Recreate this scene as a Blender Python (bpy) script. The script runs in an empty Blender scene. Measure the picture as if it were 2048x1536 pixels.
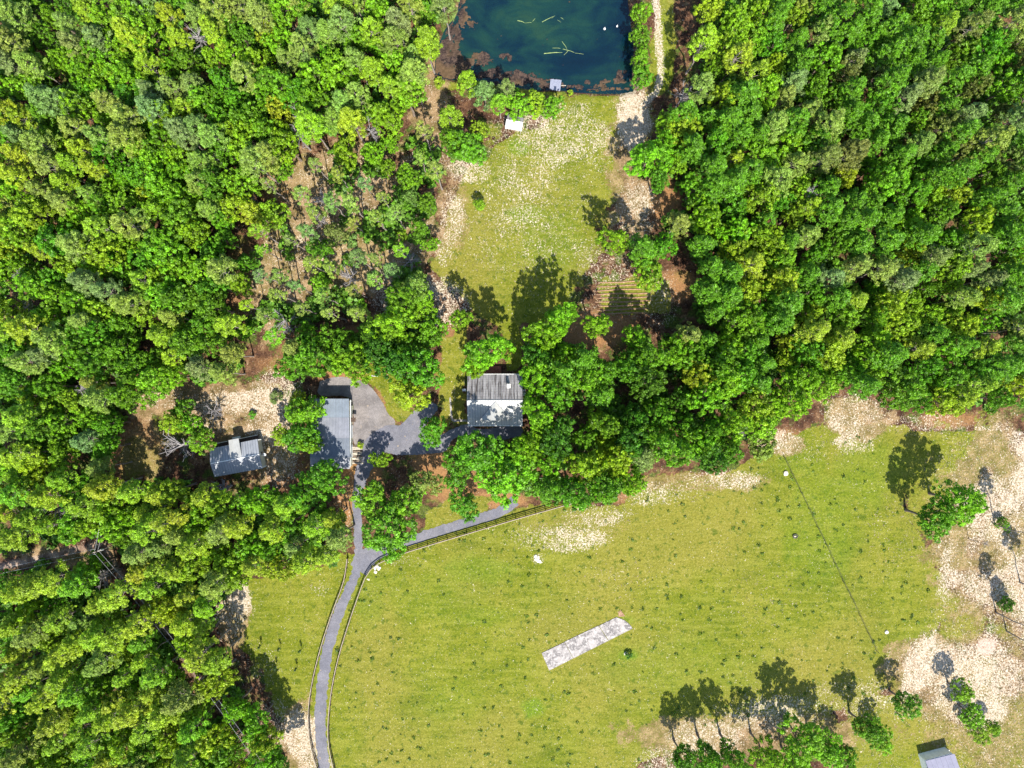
import bpy, math, random
import numpy as np
from mathutils import Vector

# ------------------------------------------------------------------ camera, light, exposure
sc = bpy.context.scene
COL = sc.collection
H = 163.84            # camera height over the ground
S = 0.12              # metres per photo pixel on the ground
cam_d = bpy.data.cameras.new("camera"); cam = bpy.data.objects.new("camera", cam_d); COL.objects.link(cam)
cam_d.sensor_width = 36.0; cam_d.lens = 24.0; cam_d.clip_start = 1.0; cam_d.clip_end = 9000.0
cam.location = (0, 0, H); cam.rotation_euler = (0, 0, 0)
sc.camera = cam

ELEV = math.radians(53); AZ = math.radians(12)      # shadows fall up the picture, 12 degrees to the west
world = bpy.data.worlds.new("World"); sc.world = world; world.use_nodes = True
wn = world.node_tree; wn.nodes.clear()
sky = wn.nodes.new("ShaderNodeTexSky"); sky.sky_type = 'NISHITA'; sky.sun_disc = False
sky.sun_elevation = ELEV; sky.sun_rotation = math.pi - AZ; sky.air_density = 1.0; sky.dust_density = 0.6; sky.ozone_density = 1.0
bg = wn.nodes.new("ShaderNodeBackground"); bg.inputs[1].default_value = 0.13
wo = wn.nodes.new("ShaderNodeOutputWorld")
wn.links.new(sky.outputs[0], bg.inputs[0]); wn.links.new(bg.outputs[0], wo.inputs[0])
sun_d = bpy.data.lights.new("sun", 'SUN'); sun_d.energy = 4.6; sun_d.angle = math.radians(0.5); sun_d.color = (1.0, 0.955, 0.86)
sun = bpy.data.objects.new("sun", sun_d); COL.objects.link(sun)
ld = Vector((-math.sin(AZ) * math.cos(ELEV), math.cos(AZ) * math.cos(ELEV), -math.sin(ELEV)))
sun.rotation_euler = ld.to_track_quat('-Z', 'Y').to_euler(); sun.location = (30, -120, 150)
vs = sc.view_settings
vs.view_transform = 'Standard'; vs.look = 'None'; vs.gamma = 1.0; vs.use_curve_mapping = False; vs.exposure = 1.35
sc.render.film_transparent = False
try:
    sc.cycles.max_bounces = 6; sc.cycles.transparent_max_bounces = 8; sc.cycles.diffuse_bounces = 3
except Exception:
    pass

# ------------------------------------------------------------------ helpers
def G(px, py, z=0.0):
    """the place at height z that the photo shows at pixel (px, py)"""
    k = S * (H - z) / H
    return ((px - 1024) * k, -(py - 768) * k, z)

def tag(o, label=None, cat=None, group=None, kind=None):
    if label: o['label'] = label
    if cat: o['category'] = cat
    if group: o['group'] = group
    if kind: o['kind'] = kind
    return o

def empty(name, loc=(0, 0, 0), rz=0.0, label=None, cat=None, group=None):
    o = bpy.data.objects.new(name, None); COL.objects.link(o)
    o.location = loc; o.rotation_euler = (0, 0, rz); o.empty_display_size = 0.5
    return tag(o, label, cat, group)

def link(name, me, parent=None):
    o = bpy.data.objects.new(name, me); COL.objects.link(o)
    if parent is not None: o.parent = parent
    return o

def np_mesh(name, V, F, mat=None, attrs=None, smooth=False):
    """V (n,3), F (m,k) with one k"""
    V = np.asarray(V, dtype=np.float32); F = np.asarray(F, dtype=np.int32)
    me = bpy.data.meshes.new(name)
    me.vertices.add(len(V)); me.vertices.foreach_set("co", V.ravel())
    k = F.shape[1]
    me.loops.add(F.size); me.loops.foreach_set("vertex_index", F.ravel())
    me.polygons.add(len(F)); me.polygons.foreach_set("loop_start", np.arange(0, F.size, k, dtype=np.int32))
    try: me.polygons.foreach_set("loop_total", np.full(len(F), k, dtype=np.int32))
    except Exception: pass
    if smooth: me.polygons.foreach_set("use_smooth", np.ones(len(F), dtype=bool))
    for an, av in (attrs or {}).items():
        a = me.attributes.new(an, 'FLOAT', 'POINT'); a.data.foreach_set("value", np.asarray(av, dtype=np.float32).ravel())
    me.update(calc_edges=True); me.validate()
    if mat: me.materials.append(mat)
    return me

class MB:
    """a small mesh collector of boxes, prisms, tubes and polygons"""
    def __init__(s): s.v = []; s.f = []
    def add(s, vs, fs):
        b = len(s.v); s.v += [tuple(map(float, p)) for p in vs]; s.f += [tuple(b + i for i in f) for f in fs]; return s
    def box(s, c, d, rz=0.0):
        hx, hy, hz = d[0] / 2, d[1] / 2, d[2] / 2; cr, sr = math.cos(rz), math.sin(rz); vs_ = []
        for z in (-hz, hz):
            for x, y in ((-hx, -hy), (hx, -hy), (hx, hy), (-hx, hy)):
                vs_.append((c[0] + x * cr - y * sr, c[1] + x * sr + y * cr, c[2] + z))
        return s.add(vs_, [(3, 2, 1, 0), (4, 5, 6, 7), (0, 1, 5, 4), (1, 2, 6, 5), (2, 3, 7, 6), (3, 0, 4, 7)])
    def slab(s, pts, t):
        """a thick sheet: pts a planar-ish loop (counter-clockwise from above), t thickness downwards"""
        n = len(pts); vs_ = [tuple(p) for p in pts] + [(p[0], p[1], p[2] - t) for p in pts]
        fs = [tuple(range(n)), tuple(range(2 * n - 1, n - 1, -1))] + [(i, i + n, (i + 1) % n + n, (i + 1) % n) for i in range(n)]
        return s.add(vs_, fs)
    def wall(s, pts):
        return s.add(pts, [tuple(range(len(pts)))])
    def tube(s, pts, rads, n=6):
        V, F = tube_np(np.array(pts, float), rads, n); return s.add(V.tolist(), F.tolist())
    def build(s, name, mat, parent=None, smooth=False):
        me = bpy.data.meshes.new(name); me.from_pydata(s.v, [], s.f); me.update()
        if mat: me.materials.append(mat)
        if smooth: me.polygons.foreach_set("use_smooth", [True] * len(me.polygons))
        return link(name, me, parent)

def tube_np(P, rads, n=6):
    P = np.asarray(P, float); m = len(P); R = np.broadcast_to(np.asarray(rads, float), (m,)) if np.ndim(rads) == 0 else np.asarray(rads, float)
    T = np.gradient(P, axis=0); T /= np.linalg.norm(T, axis=1)[:, None] + 1e-9
    ref = np.array([0, 0, 1.0]) if abs(T[0][2]) < 0.8 else np.array([1.0, 0, 0])
    A = np.cross(T, ref); A /= np.linalg.norm(A, axis=1)[:, None] + 1e-9; B = np.cross(T, A)
    th = np.linspace(0, 2 * np.pi, n, endpoint=False)
    V = (P[:, None, :] + R[:, None, None] * (np.cos(th)[None, :, None] * A[:, None, :] + np.sin(th)[None, :, None] * B[:, None, :])).reshape(-1, 3)
    F = []
    for i in range(m - 1):
        for j in range(n):
            F.append((i * n + j, i * n + (j + 1) % n, (i + 1) * n + (j + 1) % n, (i + 1) * n + j))
    return V, np.array(F)

def smooth01(x): x = np.clip(x, 0, 1); return x * x * (3 - 2 * x)

def vnoise(x, y, seed=0):
    xi = np.floor(x).astype(np.int64); yi = np.floor(y).astype(np.int64); fx = smooth01(x - xi); fy = smooth01(y - yi)
    def h(a, b):
        n = (a * 374761393 + b * 668265263 + seed * 1442695041) & 0xFFFFFFFF
        n = ((n ^ (n >> 13)) * 1274126177) & 0xFFFFFFFF
        return ((n ^ (n >> 16)) & 0xFFFF) / 65535.0
    return (h(xi, yi) * (1 - fx) + h(xi + 1, yi) * fx) * (1 - fy) + (h(xi, yi + 1) * (1 - fx) + h(xi + 1, yi + 1) * fx) * fy

def fbm(x, y, seed=0, o=4):
    t = 0; a = .5; n = 0
    for k in range(o):
        t = t + a * vnoise(x * 2 ** k, y * 2 ** k, seed + k * 17); n += a; a *= .55
    return t / n

def poly_sd(px, py, poly):
    """signed distance in pixels, positive inside"""
    px = np.asarray(px, float); py = np.asarray(py, float)
    d2 = np.full(px.shape, 1e18); ins = np.zeros(px.shape, bool); n = len(poly)
    for i in range(n):
        x1, y1 = poly[i]; x2, y2 = poly[(i + 1) % n]
        dx, dy = x2 - x1, y2 - y1; L = dx * dx + dy * dy + 1e-9
        t = np.clip(((px - x1) * dx + (py - y1) * dy) / L, 0, 1)
        d2 = np.minimum(d2, (px - x1 - t * dx) ** 2 + (py - y1 - t * dy) ** 2)
        if y1 != y2:
            c = ((y1 > py) != (y2 > py)) & (px < (x2 - x1) * (py - y1) / (y2 - y1) + x1); ins ^= c
    d = np.sqrt(d2); return np.where(ins, d, -d)

def line_d(px, py, pts):
    px = np.asarray(px, float); py = np.asarray(py, float); d2 = np.full(px.shape, 1e18)
    for (x1, y1), (x2, y2) in zip(pts[:-1], pts[1:]):
        dx, dy = x2 - x1, y2 - y1; L = dx * dx + dy * dy + 1e-9
        t = np.clip(((px - x1) * dx + (py - y1) * dy) / L, 0, 1)
        d2 = np.minimum(d2, (px - x1 - t * dx) ** 2 + (py - y1 - t * dy) ** 2)
    return np.sqrt(d2)

def catmull(pts, step=8.0):
    P = [np.array(p, float) for p in pts]; P = [2 * P[0] - P[1]] + P + [2 * P[-1] - P[-2]]; out = []
    for i in range(1, len(P) - 2):
        n = max(2, int(np.linalg.norm(P[i + 1] - P[i]) / step))
        for j in range(n):
            t = j / n
            out.append(0.5 * ((2 * P[i]) + (-P[i - 1] + P[i + 1]) * t + (2 * P[i - 1] - 5 * P[i] + 4 * P[i + 1] - P[i + 2]) * t * t + (-P[i - 1] + 3 * P[i] - 3 * P[i + 1] + P[i + 2]) * t ** 3))
    out.append(P[-2]); return out

# ------------------------------------------------------------------ materials
class NT:
    def __init__(s, name):
        s.m = bpy.data.materials.new(name); s.m.use_nodes = True; s.t = s.m.node_tree; s.t.nodes.clear()
        s.out = s.n("ShaderNodeOutputMaterial")
    def n(s, typ, **kw):
        x = s.t.nodes.new(typ)
        for k, v in kw.items(): setattr(x, k, v)
        return x
    def l(s, a, b): s.t.links.new(a, b)
    def val(s, sock, v):
        if hasattr(v, "is_output") or hasattr(v, "links"): s.l(v, sock)
        else: sock.default_value = v
    def noise(s, scale, detail=4, rough=.55, dist=0.0, vec=None, out=0):
        x = s.n("ShaderNodeTexNoise"); x.inputs['Scale'].default_value = scale; x.inputs['Detail'].default_value = detail
        x.inputs['Roughness'].default_value = rough; x.inputs['Distortion'].default_value = dist
        if vec is not None: s.l(vec, x.inputs['Vector'])
        return x.outputs[out]
    def pos(s, sx=1, sy=1, sz=1, rz=0, obj=False):
        if obj: o = s.n("ShaderNodeTexCoord").outputs['Object']
        else: o = s.n("ShaderNodeNewGeometry").outputs['Position']
        m = s.n("ShaderNodeMapping"); m.inputs['Scale'].default_value = (sx, sy, sz); m.inputs['Rotation'].default_value = (0, 0, rz)
        s.l(o, m.inputs[0]); return m.outputs[0]
    def math(s, op, a, b=0.0, clamp=False):
        x = s.n("ShaderNodeMath", operation=op); x.use_clamp = clamp; s.val(x.inputs[0], a); s.val(x.inputs[1], b); return x.outputs[0]
    def rng(s, v, a, b, c=0.0, d=1.0):
        x = s.n("ShaderNodeMapRange"); x.interpolation_type = 'SMOOTHSTEP'; s.l(v, x.inputs[0])
        for i, q in enumerate((a, b, c, d)): x.inputs[1 + i].default_value = q
        return x.outputs[0]
    def mix(s, f, a, b, typ='MIX'):
        x = s.n("ShaderNodeMix", data_type='RGBA', blend_type=typ)
        s.val(x.inputs[0], f)
        for k, v in ((6, a), (7, b)):
            if isinstance(v, tuple): x.inputs[k].default_value = (*v[:3], 1)
            else: s.l(v, x.inputs[k])
        return x.outputs[2]
    def ramp(s, f, stops):
        x = s.n("ShaderNodeValToRGB"); cr = x.color_ramp
        while len(cr.elements) > 1: cr.elements.remove(cr.elements[-1])
        cr.elements[0].position = stops[0][0]; cr.elements[0].color = (*stops[0][1], 1)
        for p, c in stops[1:]: e = cr.elements.new(p); e.color = (*c, 1)
        s.l(f, x.inputs[0]); return x.outputs[0]
    def attr(s, name): x = s.n("ShaderNodeAttribute"); x.attribute_name = name; return x.outputs['Fac']
    def bsdf(s, col, rough=.8, spec=.3, metal=0.0, bump=None, bd=.05, bs=.5):
        b = s.n("ShaderNodeBsdfPrincipled")
        if isinstance(col, tuple): b.inputs['Base Color'].default_value = (*col[:3], 1)
        else: s.l(col, b.inputs['Base Color'])
        s.val(b.inputs['Roughness'], rough); b.inputs['Specular IOR Level'].default_value = spec; b.inputs['Metallic'].default_value = metal
        if bump is not None:
            bp = s.n("ShaderNodeBump"); bp.inputs['Distance'].default_value = bd; bp.inputs['Strength'].default_value = bs
            s.l(bump, bp.inputs['Height']); s.l(bp.outputs[0], b.inputs['Normal'])
        return b
    def done(s, sh): s.l(sh.outputs[0] if hasattr(sh, "outputs") else sh, s.out.inputs[0]); return s.m

def simple(name, c1, c2, scale=3.0, rough=.8, spec=.3, metal=0.0, bump=.3, stretch=(1, 1, 1), obj=False):
    t = NT(name); v = t.pos(*stretch, obj=obj); n = t.noise(scale, 5, .6, vec=v); f = t.rng(n, .35, .65)
    return t.done(t.bsdf(t.mix(f, c1, c2), rough, spec, metal, bump=n, bd=.04, bs=bump))

def leaf_mat(name, trans=.35):
    t = NT(name)
    oi = t.n("ShaderNodeObjectInfo")
    var = t.attr("var")
    br = t.rng(var, 0, 1, .45, 1.6)
    c = t.mix(1.0, oi.outputs['Color'], t.n("ShaderNodeCombineColor").outputs[0], 'MULTIPLY')
    cc = c.node.inputs[7].links[0].from_node
    for i in range(3): t.l(br, cc.inputs[i])
    tw = t.rng(t.noise(.35, 3, .5, vec=t.pos()), .35, .65)
    c = t.mix(t.math('MULTIPLY', tw, .30), c, t.mix(1.0, c, (1.28, 1.06, .8), 'MULTIPLY'))
    b = t.bsdf(c, .55, .35)
    tr = t.n("ShaderNodeBsdfTranslucent"); t.l(t.mix(1.0, c, (1.15, 1.25, .5), 'MULTIPLY'), tr.inputs[0])
    mx = t.n("ShaderNodeMixShader"); mx.inputs[0].default_value = trans
    t.l(b.outputs[0], mx.inputs[1]); t.l(tr.outputs[0], mx.inputs[2])
    return t.done(mx)

M = {}
M['leaf'] = leaf_mat('broad_leaves'); M['needle'] = leaf_mat('pine_needles', .25); M['under'] = leaf_mat('undergrowth_leaves', .3)
M['bark'] = simple('bark', (.10, .075, .055), (.22, .175, .14), 6, .95, .1, bump=.8, stretch=(1, 1, .2))
M['pale_bark'] = simple('pale_bark', (.16, .13, .11), (.30, .26, .23), 6, .95, .1, bump=.6)
M['dead_wood'] = simple('dead_wood', (.15, .135, .135), (.28, .26, .255), 5, .95, .1, bump=.5)
M['dark_wood'] = simple('dark_stained_wood', (.035, .024, .018), (.085, .055, .04), 5, .85, .2, bump=.5)
M['pale_wood'] = simple('weathered_board', (.30, .26, .20), (.44, .39, .32), 4, .9, .15, bump=.5)
M['dock_wood'] = simple('silvered_deck_board', (.14, .15, .20), (.26, .275, .34), 5, .85, .2, bump=.5, stretch=(4, 1, 1))
M['deck_red'] = simple('red_stained_deck', (.16, .05, .03), (.26, .09, .06), 3, .8, .2)
M['cream'] = simple('cream_siding', (.55, .52, .40), (.66, .63, .50), 1.5, .7, .3, bump=.1)
M['white'] = simple('white_paint', (.66, .66, .64), (.78, .78, .76), 1.5, .6, .4, bump=.1)
M['black'] = simple('dark_opening', (.012, .012, .014), (.03, .03, .032), 1.5, .5, .4, bump=.1)
M['metal_box'] = simple('grey_enamel', (.42, .44, .46), (.58, .60, .62), 3, .45, .5, bump=.1)
M['stone'] = simple('pale_stone', (.40, .36, .29), (.58, .54, .47), 3, .9, .2, bump=.8)
M['wire'] = simple('wire_metal', (.32, .32, .33), (.45, .45, .46), 3, .5, .5, bump=.1)
M['fence_wire'] = simple('dark_fence_wire', (.02, .02, .018), (.05, .045, .04), 3, .6, .4, bump=.1)
M['plain_soil'] = simple('garden_soil', (.16, .09, .055), (.30, .19, .12), 3, .95, .1, bump=.9)
M['log'] = simple('sunken_log', (.12, .17, .06), (.24, .30, .12), 2, .9, .2, bump=.4)
M['algae'] = None

def roof_mat(name, c1, c2, stain=None, rough=.42, rib=None, axis='X', metal=.25):
    t = NT(name); v = t.pos(obj=True)
    n = t.noise(.55, 5, .6, vec=v); c = t.mix(t.rng(n, .3, .7), c1, c2)
    fine = t.noise(9, 3, .6, vec=t.pos(1, .25, 1, obj=True))
    c = t.mix(t.math('MULTIPLY', t.rng(fine, .4, .75), .25), c, (c1[0] * .55, c1[1] * .52, c1[2] * .5))
    if stain:
        st = t.noise(2.6, 5, .7, vec=t.pos(1.0, .06, .06, obj=True)); st2 = t.noise(1.0, 4, .6, vec=t.pos(.8, .5, .5, obj=True))
        c = t.mix(t.math('MULTIPLY', t.rng(st, .44, .60), t.rng(st2, .2, .6, .35, 1)), c, stain)
        ln = t.n("ShaderNodeTexWave"); ln.wave_type = 'BANDS'; ln.bands_direction = 'Y'; ln.inputs['Scale'].default_value = .55; ln.inputs['Distortion'].default_value = .1
        t.l(v, ln.inputs[0]); c = t.mix(t.rng(ln.outputs['Fac'], .9, 1, 0, .35), c, stain)
    return t.done(t.bsdf(c, rough, .4, metal, bump=n, bd=.02, bs=.1))
M['roof_white'] = roof_mat('white_painted_metal', (.28, .28, .27), (.33, .33, .32), metal=0, rough=.5)
M['roof_grey'] = roof_mat('stained_metal', (.25, .235, .24), (.34, .325, .33), stain=(.055, .045, .043), metal=0, rough=.6)
M['roof_blue'] = roof_mat('galvanised_blue_grey', (.125, .15, .18), (.16, .19, .225), metal=.0, rough=.5)
M['roof_lil'] = roof_mat('galvanised_pale', (.155, .16, .185), (.20, .205, .235), metal=.0, rough=.5)
M['roof_dk'] = roof_mat('galvanised_older', (.105, .12, .145), (.14, .155, .18), metal=.0, rough=.5)
M['roof_cottage'] = roof_mat('white_grey_metal', (.25, .26, .285), (.30, .31, .335), metal=0, rough=.5)
M['roof_vio'] = roof_mat('lavender_grey_metal', (.18, .175, .225), (.22, .212, .27), metal=0, rough=.5)
M['seam'] = simple('roof_seam', (.13, .14, .16), (.18, .19, .21), 1, .5, .4, bump=.05)

def asphalt(name, c1, c2, c3):
    t = NT(name); v = t.pos()
    a = t.noise(.35, 6, .65, vec=v); b = t.noise(5.0, 4, .7, vec=v)
    c = t.mix(t.rng(a, .3, .7), c1, c2); c = t.mix(t.math('MULTIPLY', t.rng(b, .48, .72), .55), c, c3)
    ck = t.noise(1.1, 6, .8, dist=2.5, vec=v); c = t.mix(t.rng(ck, .485, .50, 0, .45), c, t.mix(1.0, c, (.55, .55, .55), 'MULTIPLY')); pt = t.noise(.16, 3, .5, vec=v); c = t.mix(t.rng(pt, .45, .6, 0, .4), c, t.mix(1.0, c, (1.35, 1.3, 1.2), 'MULTIPLY'))
    lv = t.noise(1.7, 3, .6, dist=1.0, vec=v); c = t.mix(t.rng(lv, .66, .74, 0, .8), c, (.42, .30, .16))
    return t.done(t.bsdf(c, .9, .2, bump=b, bd=.03, bs=.6))
M['asphalt'] = asphalt('worn_asphalt', (.105, .105, .125), (.145, .142, .165), (.070, .070, .08))
M['gravel'] = asphalt('gravel_apron', (.125, .112, .110), (.20, .18, .175), (.06, .055, .054))

def concrete():
    t = NT('mottled_concrete'); v = t.pos()
    a = t.noise(.55, 6, .7, dist=.6, vec=v); b = t.noise(2.2, 5, .7, dist=.4, vec=v)
    c = t.mix(t.rng(a, .42, .58), (.125, .113, .108), (.26, .235, .22)); c = t.mix(t.math('MULTIPLY', t.rng(b, .5, .62), .8), c, (.38, .35, .325))
    return t.done(t.bsdf(c, .9, .2, bump=b, bd=.03, bs=.4))
M['concrete'] = concrete()

def ground_mat():
    t = NT('ground_cover'); v = t.pos()
    big = t.noise(.055, 4, .6, vec=v); mid = t.noise(.40, 5, .65, vec=v); fin = t.noise(2.1, 4, .7, vec=v)
    mow = t.noise(.5, 3, .6, vec=t.pos(.25, 1.6, 1, rz=-.45))
    # grass
    g = t.ramp(t.math('ADD', t.math('MULTIPLY', big, .55), t.math('MULTIPLY', mid, .45)),
               [(.32, (.085, .108, .006)), (.44, (.125, .144, .008)), (.54, (.165, .170, .013)), (.66, (.225, .200, .035))])
    g = t.mix(t.math('MULTIPLY', t.rng(fin, .40, .70), .65), t.mix(1.0, g, (.62, .70, .55), 'MULTIPLY'), t.mix(1.0, g, (1.30, 1.22, 1.35), 'MULTIPLY'))
    g = t.mix(t.math('MULTIPLY', t.rng(mow, .45, .65), .45), g, (.20, .20, .03))
    yb = t.rng(t.noise(.028, 3, .5, vec=t.pos(1, 1, 1, rz=.6)), .42, .62); g = t.mix(t.math('MULTIPLY', yb, .55), g, t.mix(t.rng(fin, .35, .65), (.150, .125, .018), (.22, .185, .040)))
    bl = t.noise(.75, 4, .6, dist=.5, vec=t.pos(1, 1, 1, rz=.3)); g = t.mix(t.rng(bl, .55, .66, 0, .75), g, (.048, .078, .005))
    g = t.mix(t.rng(t.noise(4.2, 3, .7, vec=v), .46, .66, 0, .55), g, t.mix(1.0, g, (.38, .42, .40), 'MULTIPLY'))
    g = t.mix(t.rng(t.noise(3.1, 3, .7, dist=.8, vec=t.pos(1, 1, 1, rz=1.1)), .58, .70, 0, .5), g, (.36, .31, .12))
    lush = t.attr('lush'); g = t.mix(t.math('MULTIPLY', lush, .75), g, t.mix(t.rng(fin, .4, .65), (.055, .105, .006), (.13, .20, .012)))
    # litter of the woods
    l = t.ramp(mid, [(.32, (.035, .018, .012)), (.46, (.085, .042, .023)), (.58, (.16, .085, .042)), (.70, (.26, .17, .09))])
    l = t.mix(t.math('MULTIPLY', t.rng(fin, .42, .66), .6), t.mix(1.0, l, (.5, .48, .5), 'MULTIPLY'), t.mix(1.0, l, (1.4, 1.4, 1.5), 'MULTIPLY'))
    l = t.mix(t.rng(t.noise(.22, 5, .7, vec=v), .50, .60, 0, .75), l, t.mix(t.rng(fin, .4, .65), (.030, .060, .008), (.085, .13, .015)))
    org = t.attr('orange'); l = t.mix(t.math('MULTIPLY', org, t.rng(fin, .3, .6, .45, 1)), l, (.24, .125, .052))
    # tan bare earth with straw
    tan = t.mix(t.rng(mid, .35, .65), (.115, .075, .032), (.285, .195, .105))
    tan = t.mix(t.rng(t.noise(3.4, 4, .7, dist=.6, vec=v), .48, .62, 0, .8), tan, t.mix(t.rng(mid, .4, .6), (.10, .095, .018), (.085, .050, .025)))
    gm = t.attr('grass'); c = t.mix(t.rng(t.math('ADD', gm, t.math('MULTIPLY', t.math('SUBTRACT', fin, .5), .9)), .38, .62), l, g)
    tm = t.attr('tan'); c = t.mix(t.rng(t.math('ADD', tm, t.math('MULTIPLY', t.math('SUBTRACT', fin, .5), 1.1)), .46, .72, 0, .85), c, tan)
    # bright straw flecks
    w1 = t.noise(1.25, 4, .70, dist=2.2, vec=t.pos(1.3, .8, 1, rz=.5)); w2 = t.noise(2.9, 3, .6, dist=.8, vec=v)
    sp = t.math('ADD', t.math('MULTIPLY', w1, .62), t.math('MULTIPLY', w2, .38))
    sm = t.attr('straw')
    f = t.rng(t.math('ADD', sp, t.math('MULTIPLY', sm, .215)), .645, .705, 0, .95)
    c = t.mix(f, c, t.mix(t.rng(w2, .35, .7), (.26, .20, .135), (.50, .43, .34)))
    tt = t.attr('trail'); c = t.mix(t.math('MULTIPLY', tt, t.rng(fin, .25, .6, .55, .95)), c, t.mix(t.rng(mid, .4, .6), (.16, .10, .075), (.30, .225, .17)))
    ash = t.attr('ash'); c = t.mix(t.math('MULTIPLY', ash, .9), c, t.mix(t.rng(fin, .35, .65), (.33, .22, .17), (.45, .33, .27)))
    hgt = t.math('ADD', t.math('MULTIPLY', fin, .5), t.math('MULTIPLY', w1, .7))
    return t.done(t.bsdf(c, .95, .12, bump=hgt, bd=.35, bs=.75))
M['ground'] = ground_mat()

def water_mat():
    t = NT('murky_pond_water'); v = t.pos()
    a = t.noise(.030, 5, .55, dist=.8, vec=t.pos(.8, 1.7, 1)); b = t.noise(.13, 5, .6, dist=.6, vec=t.pos(.8, 1.5, 1))
    c = t.ramp(t.math('ADD', t.math('MULTIPLY', a, .65), t.math('MULTIPLY', b, .35)),
               [(.32, (.001, .006, .018)), (.45, (.0015, .013, .024)), (.54, (.006, .030, .026)), (.63, (.018, .050, .024)), (.73, (.032, .066, .024))])
    wv = t.noise(2.2, 3, .6, vec=v)
    b1 = t.bsdf(c, .12, .45, bump=wv, bd=.02, bs=.25)
    tr = t.n("ShaderNodeBsdfTransparent"); tr.inputs[0].default_value = (.25, .55, .50, 1)
    mx = t.n("ShaderNodeMixShader"); mx.inputs[0].default_value = .20
    t.l(b1.outputs[0], mx.inputs[1]); t.l(tr.outputs[0], mx.inputs[2]); return t.done(mx)
M['water'] = water_mat()
def algae_mat():
    t = NT('floating_algae'); v = t.pos(); a = t.noise(1.4, 5, .7, dist=1.0, vec=v); b = t.noise(.15, 3, .5, vec=v)
    c = t.mix(t.rng(a, .38, .62), (.010, .007, .008), (.065, .042, .032)); c = t.mix(t.math('MULTIPLY', t.rng(b, .45, .65), .6), c, (.10, .062, .028))
    return t.done(t.bsdf(c, .9, .2, bump=a, bd=.15, bs=.9))
M['algae'] = algae_mat()

# ------------------------------------------------------------------ maps of the place (photo pixels)
POND = [(940, -420), (918, 0), (915, 25), (888, 60), (872, 100), (868, 150), (900, 158), (945, 158), (985, 168), (1045, 175), (1075, 180), (1110, 178), (1150, 183), (1200, 186), (1240, 186), (1268, 181), (1264, 150), (1268, 100), (1262, 50), (1256, 0), (1250, -420)]
FIELD = [(660, 1600), (640, 1500), (640, 1440), (650, 1350), (675, 1250), (700, 1165), (720, 1110), (800, 1080), (900, 1045), (1000, 1020), (1090, 1012), (1240, 1004), (1330, 970), (1450, 950), (1530, 905), (1600, 855), (1700, 850), (1790, 850), (1850, 862), (1885, 900), (1830, 960), (1800, 1010), (1840, 1070), (1885, 1150), (1925, 1210), (1850, 1270), (1800, 1310), (1760, 1400), (1640, 1440), (1500, 1440), (1380, 1490), (1260, 1536), (1240, 1600)]
PADDOCK = [(500, 1160), (560, 1150), (690, 1110), (720, 1100), (700, 1200), (670, 1300), (650, 1380), (645, 1480), (665, 1600), (640, 1600), (615, 1480), (560, 1440), (530, 1360), (478, 1290), (465, 1240), (478, 1200)]
CLEARING = [(1120, 185), (1270, 185), (1260, 250), (1235, 310), (1245, 380), (1200, 430), (1190, 500), (1160, 560), (1130, 620), (1045, 660), (1040, 745), (1012, 745), (1005, 660), (950, 620), (895, 570), (868, 535), (885, 480), (905, 400), (935, 350), (985, 290), (1040, 262), (1110, 245)]
LAWNS = [[(700, 745), (760, 725), (800, 760), (830, 830), (820, 850), (790, 835), (745, 765)],
         [(880, 690), (935, 640), (930, 780), (935, 850), (880, 850), (878, 780)],
         [(880, 1000), (990, 990), (960, 1020), (880, 1060), (840, 1070)],
         [(1700, 1420), (1830, 1380), (1860, 1480), (1850, 1600), (1700, 1600)],
         [(1290, 195), (1320, 0), (1318, -80), (1350, -80), (1350, 130), (1330, 200)],
         [(1200, 560), (1340, 560), (1340, 620), (1200, 625)],
         [(870, 150), (1130, 182), (1130, 205), (1000, 185), (870, 170)],
         [(645, 600), (800, 560), (800, 480), (700, 470), (640, 520)]]
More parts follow.
